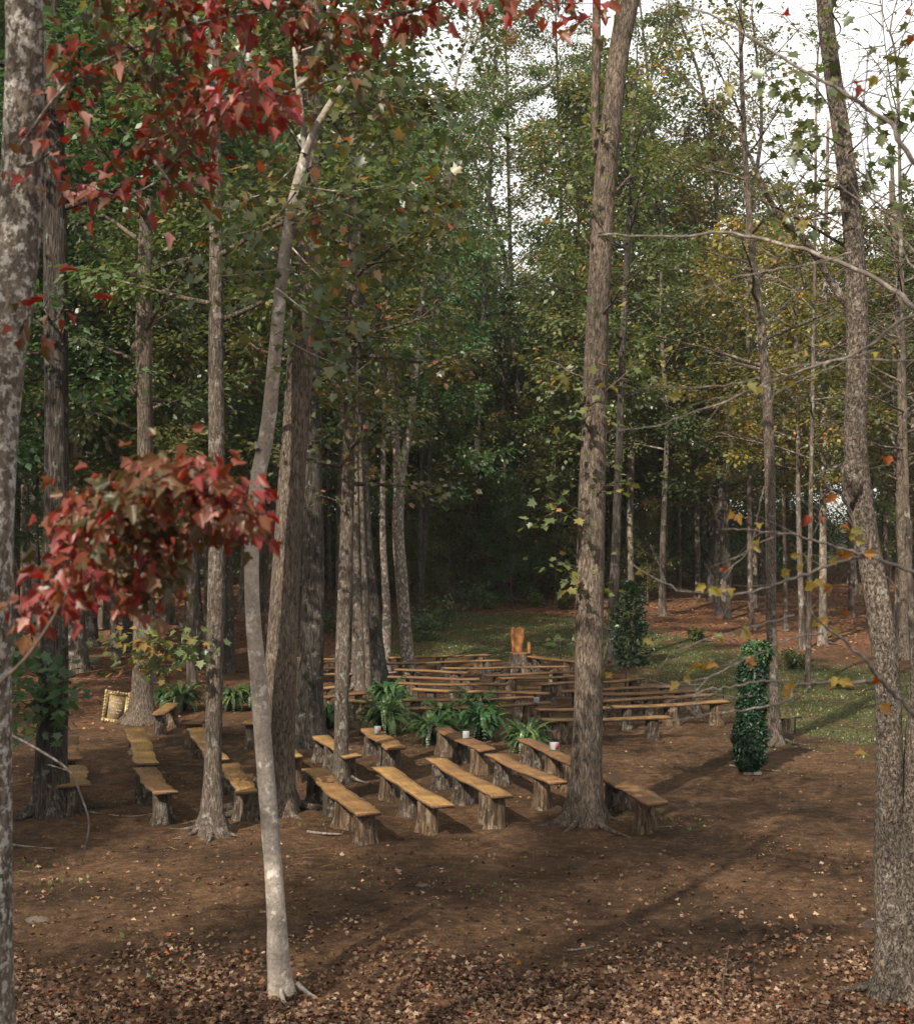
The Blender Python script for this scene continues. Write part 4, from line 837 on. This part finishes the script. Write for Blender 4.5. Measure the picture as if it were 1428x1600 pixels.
# near benches seen end-on: far edge mid, near edge mid, width(m)
NEARB = [
    ((489, 1201), (575, 1271), .34, [-.42, -.12, .12, .43], 'front bench nearest the camera, on a thick pale split stump, left of the aisle'),
    ((599, 1197), (691, 1260), .31, [-.38, .0, .34], 'narrow bench right beside the front bench nearest the camera'),
    ((679, 1181), (784, 1246), .31, [-.42, -.02, .36, .44], 'long bench in the middle of the front row pointing at the centre aisle'),
    ((690, 1136), (762, 1173), .34, [-.4, -.1, .38], 'bench with a white card box on it, behind the ferns'),
    ((772, 1176), (872, 1225), .30, [-.4, .3], 'bench ending just left of the big straight trunk'),
    ((819, 1152), (915, 1200), .28, [-.42, -.3, .0, .35], 'bench passing behind the big straight trunk with a printed box on it'),
    ((952, 1210), (1029, 1256), .34, [-.38, .3], 'single front bench right of the big straight trunk'),
    ((499, 1147), (553, 1183), .31, [-.42, -.1, .3], 'bench crossed by the slim grey brown trunk'),
    ((577, 1136), (620, 1171), .36, [-.38, .1, .38], 'short bench with a teal box on it'),
    ((306, 1139), (342, 1187), .32, [-.4, .35], 'bench behind the straight grey trunk, far one of two in line'),
    ((357, 1193), (387, 1236), .30, [-.38, .36], 'bench right of the straight grey trunk, near one of two in line'),
    ((209, 1137), (231, 1191), .35, [-.4, .38], 'bench in front of the gilt frame trunk, far one of the left file'),
    ((225, 1199), (257, 1239), .32, [-.38, .36], 'left file bench nearest the camera on a broad stump'),
    ((100, 1153), (103, 1187), .44, [-.3, .38], 'bench mostly hidden behind the oak, far one of two'),
    ((108, 1195), (114, 1227), .46, [-.38, .38], 'bench mostly hidden behind the oak, near one of two'),
    ((271, 1097), (246, 1116), .27, [-.35, .35], 'small bench angled away beside the gilt frame trunk'),
    ((336, 1111), (298, 1131), .32, [-.35, .38], 'small angled bench behind the straight grey trunk before the ferns'),
    ((418, 1112), (389, 1132), .32, [-.3, .35], 'bench tip showing left of the pale sapling'),
    ((425, 1150), (460, 1184), .32, [-.38, .36], 'bench end poking out right of the big brown leaning trunk'),
]
for i, (a, b_, w, lg, lab) in enumerate(NEARB): bench(seatpt(*a), seatpt(*b_), w, lab, 600+i, lg)
ROWS = [
    ((608, 1025), (765, 1021), 'farthest long bench behind the forked pale trunk'),
    ((603, 1034), (782, 1032), 'second farthest long bench behind the forked pale trunk'),
    ((694, 1041), (885, 1040), 'long bench right in front of the carved stump seat'),
    ((759, 1052), (896, 1050), 'bench second in front of the carved stump seat'),
    ((618, 1045), (732, 1050), 'bench whose left end hides behind the foot of the forked pale trunk'),
    ((606, 1058), (749, 1059), 'bench just below the foot of the forked pale trunk'),
    ((782, 1058), (900, 1058), 'bench third in front of the carved stump seat'),
    ((619, 1069), (793, 1067), 'long bright bench behind the back ferns, upper one'),
    ((840, 1067), (935, 1065), 'short bench end touching the left side of the big straight trunk'),
    ((646, 1078), (858, 1081), 'long thin bench behind the back ferns, lower one'),
    ((876, 1077), (1056, 1074), 'right block bench farthest but one, passing behind the big straight trunk'),
    ((629, 1093), (834, 1087), 'bench partly hidden by the back ferns'),
    ((905, 1083), (1084, 1083), 'broad bright bench of the right block'),
    ((634, 1105), (860, 1096), 'bench with a small white box at its right end, behind the ferns'),
    ((925, 1095), (1110, 1088), 'thin bench of the right block behind the nearest two'),
    ((838, 1109), (950, 1104), 'short bench left of and behind the big straight trunk'),
    ((957, 1105), (1137, 1098), 'right block bench reaching farthest right toward the leafy column'),
    ((845, 1124), (1046, 1118), 'nearest bench of the right block crossing behind the big straight trunk'),
    ((935, 1064), (1003, 1060), 'farthest short bench of the right block'),
    ((829, 1024), (900, 1034), 'slanted bench right of the carved stump seat'),
    ((458, 1027), (530, 1029), 'farthest bench of the left back block'),
    ((458, 1034), (552, 1032), 'second bench of the left back block'),
    ((470, 1043), (551, 1041), 'third bench of the left back block'),
    ((470, 1053), (552, 1051), 'fourth bench of the left back block, bright topped'),
    ((470, 1074), (530, 1073), 'bench seen only between the blackish and slim trunks'),
    ((505, 1087), (578, 1081), 'reddish bench right of the slim grey brown trunk, upper one'),
    ((535, 1094), (583, 1094), 'reddish bench right of the slim grey brown trunk, lower one'),
]
rs = np.random.default_rng(77)
for i, (a, b_, lab) in enumerate(ROWS): bench(seatpt(*a), seatpt(*b_), rs.uniform(.26, .33) if i not in (12,) else .4, lab, 640+i)

# carved stump seat
b = hit(813, 1048); root = thing('carved_stump_seat', 'tree stump carved into a high backed seat with bright orange wood', 'stump seat', b)
rs = np.random.default_rng(3); s = F/b[1]
mb = MB(); n = 24; a = np.linspace(0, 2*np.pi, n, endpoint=False); V = []; zs = [-.1, .05, .18, .35, .52]
for z in zs:
    rr = .30*(1+.05*np.sin(3*a)+.05*np.sin(5*a+1))*(1+.55*math.exp(-max(z, 0)/.16)*(1+.35*np.sin(5*a+.5))); V.append(np.stack([rr*np.cos(a), rr*np.sin(a), np.full(n, z)], 1))
V = np.concatenate(V); mb.add(V, [(i*n+j, i*n+(j+1) % n, (i+1)*n+(j+1) % n, (i+1)*n+j) for i in range(4) for j in range(n)])
for k in range(6):
    aa = k*1.05+.3; xs = np.linspace(.3, 1.0, 6); tube(mb, np.stack([np.cos(aa)*xs, np.sin(aa)*xs, np.array([.2, .10, .05, .03, .01, -.04])], 1), np.linspace(.09, .015, 6), 6, rough=.1)
mb.build('stump', M['stump_bark2'], root)
mb = MB(); mb.add(V[-n:]+[0, 0, .003], [tuple(range(n))]); mb.build('seat', M['throne_wood'], root)
mb = MB(); aa = np.linspace(math.radians(35), math.radians(152), 10); ob = []; 
for z, w in ((.50, .72), (.75, .80), (.95, 1.0), (1.2, 1.0), (1.24, .97)):
    m_ = math.radians(97); ang = m_+(aa-m_)*w
    for rr in (.19, .285): ob.append(np.stack([rr*np.cos(ang)*.80-.07, rr*np.sin(ang), np.full(10, z)+(.03*np.sin(aa*6) if z > 1.1 else 0)], 1))
V2 = np.stack(ob).reshape(5, 2, 10, 3); W = V2.reshape(-1, 3); I = lambda i, s_, j: i*20+s_*10+j
fi = [(I(i, 0, j), I(i, 0, j+1), I(i+1, 0, j+1), I(i+1, 0, j)) for i in range(4) for j in range(9)]; fo = [(I(i, 1, j+1), I(i, 1, j), I(i+1, 1, j), I(i+1, 1, j+1)) for i in range(4) for j in range(9)]
ft = [(I(4, 0, j), I(4, 0, j+1), I(4, 1, j+1), I(4, 1, j)) for j in range(9)]; fe = [(I(i, 0, 0), I(i+1, 0, 0), I(i+1, 1, 0), I(i, 1, 0)) for i in range(4)]+[(I(i, 1, 9), I(i+1, 1, 9), I(i+1, 0, 9), I(i, 0, 9)) for i in range(4)]
mb.add(W, fi+ft+fe, 0); mb.add(W, fo, 1); mb.build('backrest', [M['throne_wood'], M['stump_bark2']], root, smooth=False)
mb = MB(); mb.add([(x, y, z) for z in (.5, .8) for x, y in ((.22, -.05), (.30, -.02), (.29, .14), (.20, .10))]+[(.25, .03, .86)], [(0, 1, 5, 4), (1, 2, 6, 5), (2, 3, 7, 6), (3, 0, 4, 7), (4, 5, 8), (5, 6, 8), (6, 7, 8), (7, 4, 8)]); mb.build('armrest', M['throne_wood'], root, smooth=False)

# ------------------------------------------------------------------ ferns
def fern_proto(seed, R=.55, nf=90, rise=.75):
    rs = np.random.default_rng(seed); root = thing('potted_fern', 'x', 'potted plant', (0, 0, 0), 0, 'potted ferns between the bench blocks')
    mb = MB(); n = 16; a = np.linspace(0, 2*np.pi, n, endpoint=False); prof = [(.10, 0), (.135, .24), (.15, .245), (.15, .28), (.135, .28), (.13, .25)]
    V = np.concatenate([np.stack([r*np.cos(a), r*np.sin(a), np.full(n, z)], 1) for r, z in prof]); mb.add(V, [(i*n+j, i*n+(j+1) % n, (i+1)*n+(j+1) % n, (i+1)*n+j) for i in range(5) for j in range(n)]); pot = mb.build('pot', M['pot'], root)
    mb = MB(); mb.add(V[-n:], [tuple(range(n))]); mb.build('soil', M['soil'], pot)
    pos, dr, nr, sz, rd = [], [], [], [], []; sb = MB()
    for i in range(nf):
        az = i*2.4+rs.normal(0, .2); L = R*rs.uniform(.55, 1.25); up = rise*rs.uniform(.25, 1.1)
        t = np.linspace(0, 1, 9); rr = L*t**.9; zz = .24+up*L*2.2*t*(1-.62*t*rs.uniform(.95, 2.3))
        c = np.stack([rr*math.cos(az), rr*math.sin(az), zz], 1); tube(sb, c, np.linspace(.004, .0015, 9), 4, cap=False)
        tt = np.linspace(.08, 1, 26); p = np.stack([np.interp(tt, t, c[:, k]) for k in range(3)], 1); T = unit(np.gradient(p, axis=0)); side = unit(np.cross(T, [0, 0, 1.]))
        up_ = np.cross(side, T); ln = .062*np.sin(np.pi*np.clip(tt*.85+.12, 0, 1))+.012
        for sg in (-1, 1):
            pos.append(p); dr.append(side*sg+T*.45+rs.normal(0, .12, p.shape)-np.array([0, 0, .25])); nr.append(up_+rs.normal(0, .2, p.shape)); sz.append(ln); rd.append(np.full(len(p), np.clip(rs.normal(.5, .25), 0, 1)))
    sb.build('frond_stem', M['fern'], root)
    leaf_obj('fronds', [leaf_mesh(np.concatenate(pos), np.concatenate(dr), np.concatenate(nr), np.concatenate(sz), np.concatenate(rd), LEAF_Q)], M['fern'], root)
    return root
ferns = [fern_proto(1, .56, 100, .85), fern_proto(2, .52, 90, 1.1), fern_proto(3, .58, 105, .75)]
FN = [(285, 1112, .95, 'leafy potted fern behind the small angled bench on the left'), (262, 1108, .8, 'dark potted fern touching the gilt frame trunk'), (362, 1110, .95, 'potted fern just right of the straight grey trunk'), (395, 1108, .8, 'potted fern seen beside the pale sapling'),
      (466, 1140, .85, 'potted fern between the big leaning trunk and the blackish trunk'), (515, 1138, .9, 'potted fern left of the slim grey brown trunk'), (600, 1146, 1.1, 'pale bright fern spreading behind the bench with the teal box'), (607, 1112, 1.1, 'darker fern behind the pale bright fern'),
      (676, 1160, .95, 'spiky fern spilling onto the ground left of the white box bench'), (690, 1138, .9, 'dark fern behind the spiky one'), (752, 1156, 1.15, 'bright arching fern behind the white box'), (745, 1122, 1.0, 'tall back fern behind the bright arching one'), (822, 1176, .85, 'round fern in a black pot at the far end of the printed box bench')]
uf = [False]*3
for i, (px, py, s, lab) in enumerate(FN):
    b = hit(px, py); k = i % 3
    if not uf[k]: uf[k] = True; o = ferns[k]; o.location = b; o.scale = (s, s, s)
    else: o = dup(ferns[k], b, i*1.1, (s, s, s))
    o['label'] = lab

# green leafy column
b = hit(1172, 1208); root = thing('greenery_column', 'upright column wrapped in dark glossy leaves on the bare floor at right', 'floral column', b)
rs = np.random.default_rng(8); n = 9000; H = 2.2
z = rs.random(n)*H; a = rs.random(n)*6.283
cx = lambda z: .14*np.clip(z/H-.25, 0, 1)*1.2-.02
rad = .195*(1+.28*np.exp(-((z-.45)/.25)**2)+.10*np.sin(z*7+a)+.1*np.sin(3*a+z*4))*np.clip(.45+z/.35, 0, 1)*np.clip((H-z)/.18+.5, 0, 1)
r = rad*rs.uniform(.72, 1.10, n)*(1+.35*(rs.random(n) > .93)*rs.random(n))*(1+.12*np.sin(z*13+2*a)); pos = np.stack([cx(z)+r*np.cos(a), r*np.sin(a), z+.04], 1)
d = unit(np.stack([np.cos(a)*.7, np.sin(a)*.7, rs.normal(-.5, .6, n)], 1)+rs.normal(0, .4, (n, 3))); nr = unit(np.stack([np.cos(a), np.sin(a), np.full(n, .6)], 1)+rs.normal(0, .4, (n, 3)))
hue = np.clip(rs.normal(.35, .2, n)+.45*(z > H*.86), 0, 1)
leaf_obj('foliage', [leaf_mesh(pos, d, nr, rs.uniform(.05, .09, n), hue, LEAF_D)], M['ivy'], root)
mb = MB(); tube(mb, np.array([[cx(t), 0, t] for t in np.linspace(.03, H-.05, 8)]), .12, 12); mb.build('core', M['evergreen'], root)
mb = MB(); V = [(x, y, z) for z in (-.01, .03) for x, y in ((-.13, -.13), (.17, -.13), (.17, .13), (-.13, .13))]; mb.add(V, [(0, 1, 5, 4), (1, 2, 6, 5), (2, 3, 7, 6), (3, 0, 4, 7), (4, 5, 6, 7)]); mb.build('base_plate', M['white_base'], root, smooth=False)

# ------------------------------------------------------------------ gilt frame leaning on the trunk
b = hit(178, 1130); root = thing('framed_sign', 'ornate gilt framed sign leaning against a flared tree foot', 'framed sign', b)
fw, fh = .50, .62
mb = MB()
def boxm(mb, c, s, mi=0, M_=None):
    V = np.array([(x*s[0]/2, y*s[1]/2, z*s[2]/2) for z in (-1, 1) for x, y in ((-1, -1), (1, -1), (1, 1), (-1, 1))])+np.asarray(c)
    if M_ is not None: V = V@M_.T
    mb.add(V, [(3, 2, 1, 0), (4, 5, 6, 7), (0, 1, 5, 4), (1, 2, 6, 5), (2, 3, 7, 6), (3, 0, 4, 7)], mi)
def Rx(a): return np.array([[1, 0, 0], [0, math.cos(a), -math.sin(a)], [0, math.sin(a), math.cos(a)]])
def Ry(a): return np.array([[math.cos(a), 0, math.sin(a)], [0, 1, 0], [-math.sin(a), 0, math.cos(a)]])
def Rz(a): return np.array([[math.cos(a), -math.sin(a), 0], [math.sin(a), math.cos(a), 0], [0, 0, 1]])
RM = Rz(math.radians(28))@Rx(math.radians(-20))@Ry(math.radians(12))
for c, s in (((0, 0, .04), (fw+.04, .05, .08)), ((0, 0, fh+.04), (fw+.04, .05, .08)), ((-fw/2+.02, 0, fh/2+.04), (.08, .046, fh-.08)), ((fw/2-.02, 0, fh/2+.04), (.08, .046, fh-.08))): boxm(mb, c, s, 0, RM)
rs = np.random.default_rng(2)
def knob(mb, c, r):
    c = np.asarray(c, float); u, v = np.meshgrid(np.linspace(0, 2*np.pi, 7)[:-1], np.linspace(.2, np.pi-.2, 4)); sp = r*np.stack([np.sin(v)*np.cos(u), .7*np.sin(v)*np.sin(u), np.cos(v)], -1).reshape(-1, 3)+c
    mb.add(sp@RM.T, [(i*6+j, i*6+(j+1) % 6, (i+1)*6+(j+1) % 6, (i+1)*6+j) for i in range(3) for j in range(6)]+[tuple(range(6)), tuple(range(18, 24))])
for k in range(9):
    x = -fw/2+fw*k/8; r = .045 if k % 4 == 0 else .03; knob(mb, (x, -.02, .03-(.012 if k % 2 else 0)), r); knob(mb, (x, -.02, fh+.06), r)
for k in range(9):
    z_ = .06+(fh-.04)*k/8; knob(mb, (-fw/2-.01, -.02, z_), .03); knob(mb, (fw/2+.01, -.02, z_), .032)
mb.build('frame', M['gold'], root)
mb = MB(); boxm(mb, (0, .005, fh/2+.04), (fw-.09, .02, fh-.07), 0, RM); pan = mb.build('panel', M['board'], root, smooth=False)
mb = MB()     # faint scribbled lettering
for k, (z_, w) in enumerate(((.52, .20), (.45, .26), (.36, .14), (.29, .22), (.22, .18))):
    x = -w/2
    while x < w/2:
        l = rs.uniform(.01, .022); boxm(mb, (x, -.008, z_+rs.normal(0, .004)), (l, .004, rs.uniform(.008, .024)), 0, RM); x += l+rs.uniform(.006, .016)
mb.build('lettering', M['letters'], pan, smooth=False)

# ------------------------------------------------------------------ small things
def rbox(name, label, cat, c, s, mat, rz=0, mats=None):
    root = thing(name, label, cat, c, rz)
    mb = MB(); e = .06*min(s)
    V = []; 
    for z, k in ((0, .97), (e, 1), (s[2]-e, 1), (s[2], .97)): V += [(x*s[0]/2*k, y*s[1]/2*k, z) for x, y in ((-1, -1), (1, -1), (1, 1), (-1, 1))]
    mb.add(V, [(3, 2, 1, 0), (12, 13, 14, 15)]+[(i*4+j, i*4+(j+1) % 4, (i+1)*4+(j+1) % 4, (i+1)*4+j) for i in range(3) for j in range(4)])
    mb.build('carton', M[mat], root, smooth=False)
    if mats:
        mb = MB(); boxm(mb, (.15*s[0], -s[1]/2-.002, s[2]*.5), (s[0]*.55, .006, s[2]*.7)); boxm(mb, (s[0]/2+.002, 0, s[2]*.45), (.006, s[1]*.6, s[2]*.6)); mb.build('print', M[mats], root, smooth=False)
    return root
def on_seat(px, py): p = seatpt(px, py); return (p[0], p[1], float(gz(p[0], p[1]))+SEAT+.004)
rbox('card_box', 'teal card box with red side standing on the short bench', 'box', on_seat(590, 1146), (.11, .10, .12), 'box_teal', .2, 'box_red')
rbox('card_box', 'plain white card box standing on a bench by the arching fern', 'box', on_seat(728, 1154), (.11, .10, .12), 'box_white', .1)
rbox('card_box', 'white box with red and teal print beside the big straight trunk', 'box', on_seat(866, 1172), (.12, .11, .12), 'box_white', .5, 'box_red')
rbox('card_box', 'small white box at the end of a middle row bench', 'box', on_seat(838, 1099), (.11, .10, .12), 'box_white', .1)
b = hit(945, 1281); root = thing('small_case', 'small dark grey case lying at the foot of the big straight trunk', 'case', b, .5)
mb = MB(); boxm(mb, (0, 0, .05), (.10, .07, .10), 0, Rx(.3)); mb.build('body', M['container'], root, smooth=False); mb = MB(); boxm(mb, (0, 0, .105), (.104, .074, .016), 0, Rx(.3)); mb.build('lid', M['metal_black'], root, smooth=False)
for (px, py, pt, arm, lab) in ((1242, 1148, 1121, .14, 'thin black metal stake with a bent top beside the small stump at right'), (1130, 1098, 1073, .02, 'short black metal stake left of the leafy column')):
    b = hit(px, py); h = (py-pt)*b[1]/F; o = MB(); tube(o, np.array([[0, 0, -.05], [0, 0, h-.02], [.01, 0, h], [arm, 0, h]]), .016, 6); ob = o.build('stake', M['metal_black'], None); ob.location = b; tag(ob, lab, 'stake')
b = hit(1224, 1147); root = thing('tree_stump', 'small reddish brown stump beside the black metal stake', 'stump', b); rs = np.random.default_rng(6); stump(.13, .33, rs, 'stump_bark', root, (0, 0, 0), 'stump_body')
# fallen logs and sticks
def log(label, c, r0, r1, mat, name='fallen_log', cat='log', lift=.5):
    p = [hit(x, y) for x, y in c]; p = np.array([[a[0], a[1], a[2]+r0*lift] for a in p]); q = resample(p, 14); o = MB(); tube(o, q, np.linspace(r0, r1, 14), 8, rough=.08, seed=len(label)); ob = o.build(name, M[mat], None, origin=q[0]); ob.location = q[0]; return tag(ob, label, cat)
log('long pale fallen log on the leaf bed behind the grass', [(695, 925), (760, 932), (810, 940), (856, 948)], .13, .06, 'bark_grey')
log('dark fallen log on the leaf bed right of the log end trunk', [(885, 935), (925, 941), (965, 945)], .14, .09, 'bark_dark')
log('pale thin stick lying across the floor in front of the left file bench', [(130, 1268), (165, 1274), (205, 1277), (245, 1272)], .016, .008, 'twig_pale', 'fallen_stick', 'stick')
log('grey root like stick at the far left of the floor', [(0, 1318), (45, 1325), (100, 1328), (145, 1325)], .018, .008, 'twig_pale', 'fallen_stick', 'stick')
log('short pale stick lying at the foot of the front pale split stump', [(480, 1301), (505, 1304), (535, 1305)], .02, .012, 'twig_pale', 'fallen_stick', 'stick')
log('slender stick lying right of the leafy column', [(1140, 1197), (1180, 1202), (1220, 1206)], .016, .008, 'twig_pale', 'fallen_stick', 'stick')
log('brown stick among the leaves left of the sapling foot', [(240, 1545), (275, 1543), (310, 1530), (325, 1525)], .014, .006, 'twig_brown', 'fallen_stick', 'stick')
log('tan stick in the lower middle of the floor', [(885, 1487), (905, 1485), (928, 1481)], .014, .008, 'twig_pale', 'fallen_stick', 'stick')
log('thin dark stick near the bottom right of the floor', [(985, 1515), (1060, 1520), (1130, 1510), (1170, 1500)], .008, .004, 'twig_brown', 'fallen_stick', 'stick')
log('short stick under the single front bench on the right', [(1000, 1297), (1035, 1293), (1066, 1291)], .012, .005, 'twig_pale', 'fallen_stick', 'stick')
b = hit(1140, 1600); o = MB(); tube(o, np.array([[0, 0, -.05], [.01, 0, .28], [.06, 0, .55]]), [.009, .007, .004], 5); tube(o, np.array([[.01, 0, .3], [.08, .02, .38], [.2, .03, .42]]), [.006, .004, .003], 5); ob = o.build('dry_stem', M['twig_brown'], None); ob.location = b+np.array([0, .3, 0]); tag(ob, 'upright dry brown stem poking from the leaves at the bottom right', 'stem')
def stone(px, py, r, lab):
    b = hit(px, py); rs = np.random.default_rng(px); u, v = np.meshgrid(np.linspace(0, 2*np.pi, 11)[:-1], np.linspace(.1, np.pi-.1, 6)); rr = r*(1+.12*rs.normal(0, 1, u.shape)); sp = np.stack([1.3*rr*np.sin(v)*np.cos(u), .8*rr*np.sin(v)*np.sin(u), .5*rr*np.cos(v)], -1).reshape(-1, 3)
    o = MB(); o.add(sp, [(i*10+j, i*10+(j+1) % 10, (i+1)*10+(j+1) % 10, (i+1)*10+j) for i in range(5) for j in range(10)]+[tuple(range(10)), tuple(range(50, 60))]); ob = o.build('stone', M['stone'], None); ob.location = b; tag(ob, lab, 'stone')
stone(1365, 1447, .11, 'flat grey stone left of the twin stemmed trunk'); stone(60, 1440, .10, 'pale brown stone at the lower left'); stone(953, 1500, .05, 'small grey stone in the lower middle of the floor'); stone(660, 1385, .06, 'small flat stone on the light patch right of the sapling')
b = hit(140, 1088); root = thing('pink_wrapper', 'small pink wrapper on the floor left of the gilt frame', 'wrapper', b, .5); mb = MB(); tube(mb, np.array([[-.05, 0, .04], [0, 0, .05], [.05, 0, .05]]), [.03, .035, .028], 8, rough=.1); mb.build('film', M['pink'], root)

# ------------------------------------------------------------------ unseen trees added around the camera's view to shade the floor
GB = 'unseen trees added around the clearing to shade it'
for i, (x, y, k, s) in enumerate([(-13, 12, 4, .85), (-16, 21, 2, .8), (-18, 30, 4, .9), (-24, 38, 0, .9), (-21, 12, 2, .8), (-14, 4, 4, .8), (-9, -2, 0, .8), (12, 18, 1, .7), (15, 30, 5, .7), (-24, 44, 4, .9), (20, 42, 1, .7), (3, -6, 2, .8), (-5, -8, 0, .8), (-26, 14, 4, .9), (-29, 32, 2, .9)]):
    o = place(protoT, usedT, k, x, y, s, i*1.7)  # copies keep the back-of-wood label, but are added out of view for shade

# ------------------------------------------------------------------ thin haze added to lift the dark shadows
hm, ht = new_mat('haze'); hv = N(ht, 'ShaderNodeVolumePrincipled'); hv.inputs['Density'].default_value = .00035; hv.inputs['Color'].default_value = (.88, .90, .82, 1); hv.inputs['Anisotropy'].default_value = .2
ho = N(ht, 'ShaderNodeOutputMaterial'); ht.links.new(hv.outputs[0], ho.inputs['Volume'])
mb = MB(); hx0, hx1, hy0, hy1 = gx[0]-4, gx[-1]+4, gy[0]-4, gy[-1]+4; boxm(mb, ((hx0+hx1)/2, (hy0+hy1)/2, 22), (hx1-hx0, hy1-hy0, 48)); hz_ = mb.build('haze', hm, None, smooth=False); tag(hz_, 'faint pale haze added to lift the dark shadows of the wood', kind='stuff')

# ------------------------------------------------------------------ sky, sun, camera
SUN_AZ, SUN_EL = math.radians(-150), math.radians(40)     # azimuth measured from +Y towards +X
w = bpy.data.worlds.new('World'); sc.world = w; w.use_nodes = True; t = w.node_tree; t.nodes.clear()
sky = N(t, 'ShaderNodeTexSky', sky_type='NISHITA', sun_disc=False, sun_elevation=SUN_EL, sun_rotation=SUN_AZ, air_density=1.0, dust_density=4.0, ozone_density=1.0)
tc = N(t, 'ShaderNodeTexCoord'); mp = N(t, 'ShaderNodeMapping'); mp.inputs['Scale'].default_value = (1, 1, 2.5); t.links.new(tc.outputs['Generated'], mp.inputs[0])
cl = noisen(t, mp.outputs[0], 2.2, 6, .6); cr = ramp(t, [(.30, (.55, .55, .55)), (.62, (1, 1, 1))]); t.links.new(cl, cr.inputs[0])
mx = mixc(t, sky.outputs[0], (9.3, 9.15, 8.7), mathn(t, 'MULTIPLY', cr.outputs[0], .88))
bg = N(t, 'ShaderNodeBackground'); bg.inputs['Strength'].default_value = .11; t.links.new(mx, bg.inputs[0]); wo = N(t, 'ShaderNodeOutputWorld'); t.links.new(bg.outputs[0], wo.inputs[0])
ld = bpy.data.lights.new('sun', 'SUN'); ld.energy = 5.0; ld.angle = math.radians(.53); ld.color = (1, .90, .76)
so = bpy.data.objects.new('sun', ld); COL.objects.link(so)
sd = Vector((math.sin(SUN_AZ)*math.cos(SUN_EL), math.cos(SUN_AZ)*math.cos(SUN_EL), math.sin(SUN_EL))); so.rotation_euler = sd.to_track_quat('Z', 'Y').to_euler()

cam = bpy.data.cameras.new('camera'); co = bpy.data.objects.new('camera', cam); COL.objects.link(co); sc.camera = co
co.location = (0, 0, CAMZ); co.rotation_euler = (math.radians(90), 0, 0)
cam.sensor_fit = 'HORIZONTAL'; cam.sensor_width = 36; cam.lens = F/1428*36; cam.shift_x = 0; cam.shift_y = (HZ-800)/1428
cam.clip_start = .1; cam.clip_end = 3000
cam.dof.use_dof = True; cam.dof.focus_distance = 21; cam.dof.aperture_fstop = 4.5
sc.view_settings.view_transform = 'Standard'; sc.view_settings.look = 'None'; sc.view_settings.exposure = 0.75; sc.view_settings.gamma = 1
sc.cycles.max_bounces = 6; sc.cycles.diffuse_bounces = 4; sc.cycles.glossy_bounces = 2; sc.cycles.transmission_bounces = 4; sc.cycles.transparent_max_bounces = 4
sc.cycles.use_denoising = True; sc.cycles.sample_clamp_indirect = 6; sc.cycles.caustics_reflective = False; sc.cycles.caustics_refractive = False
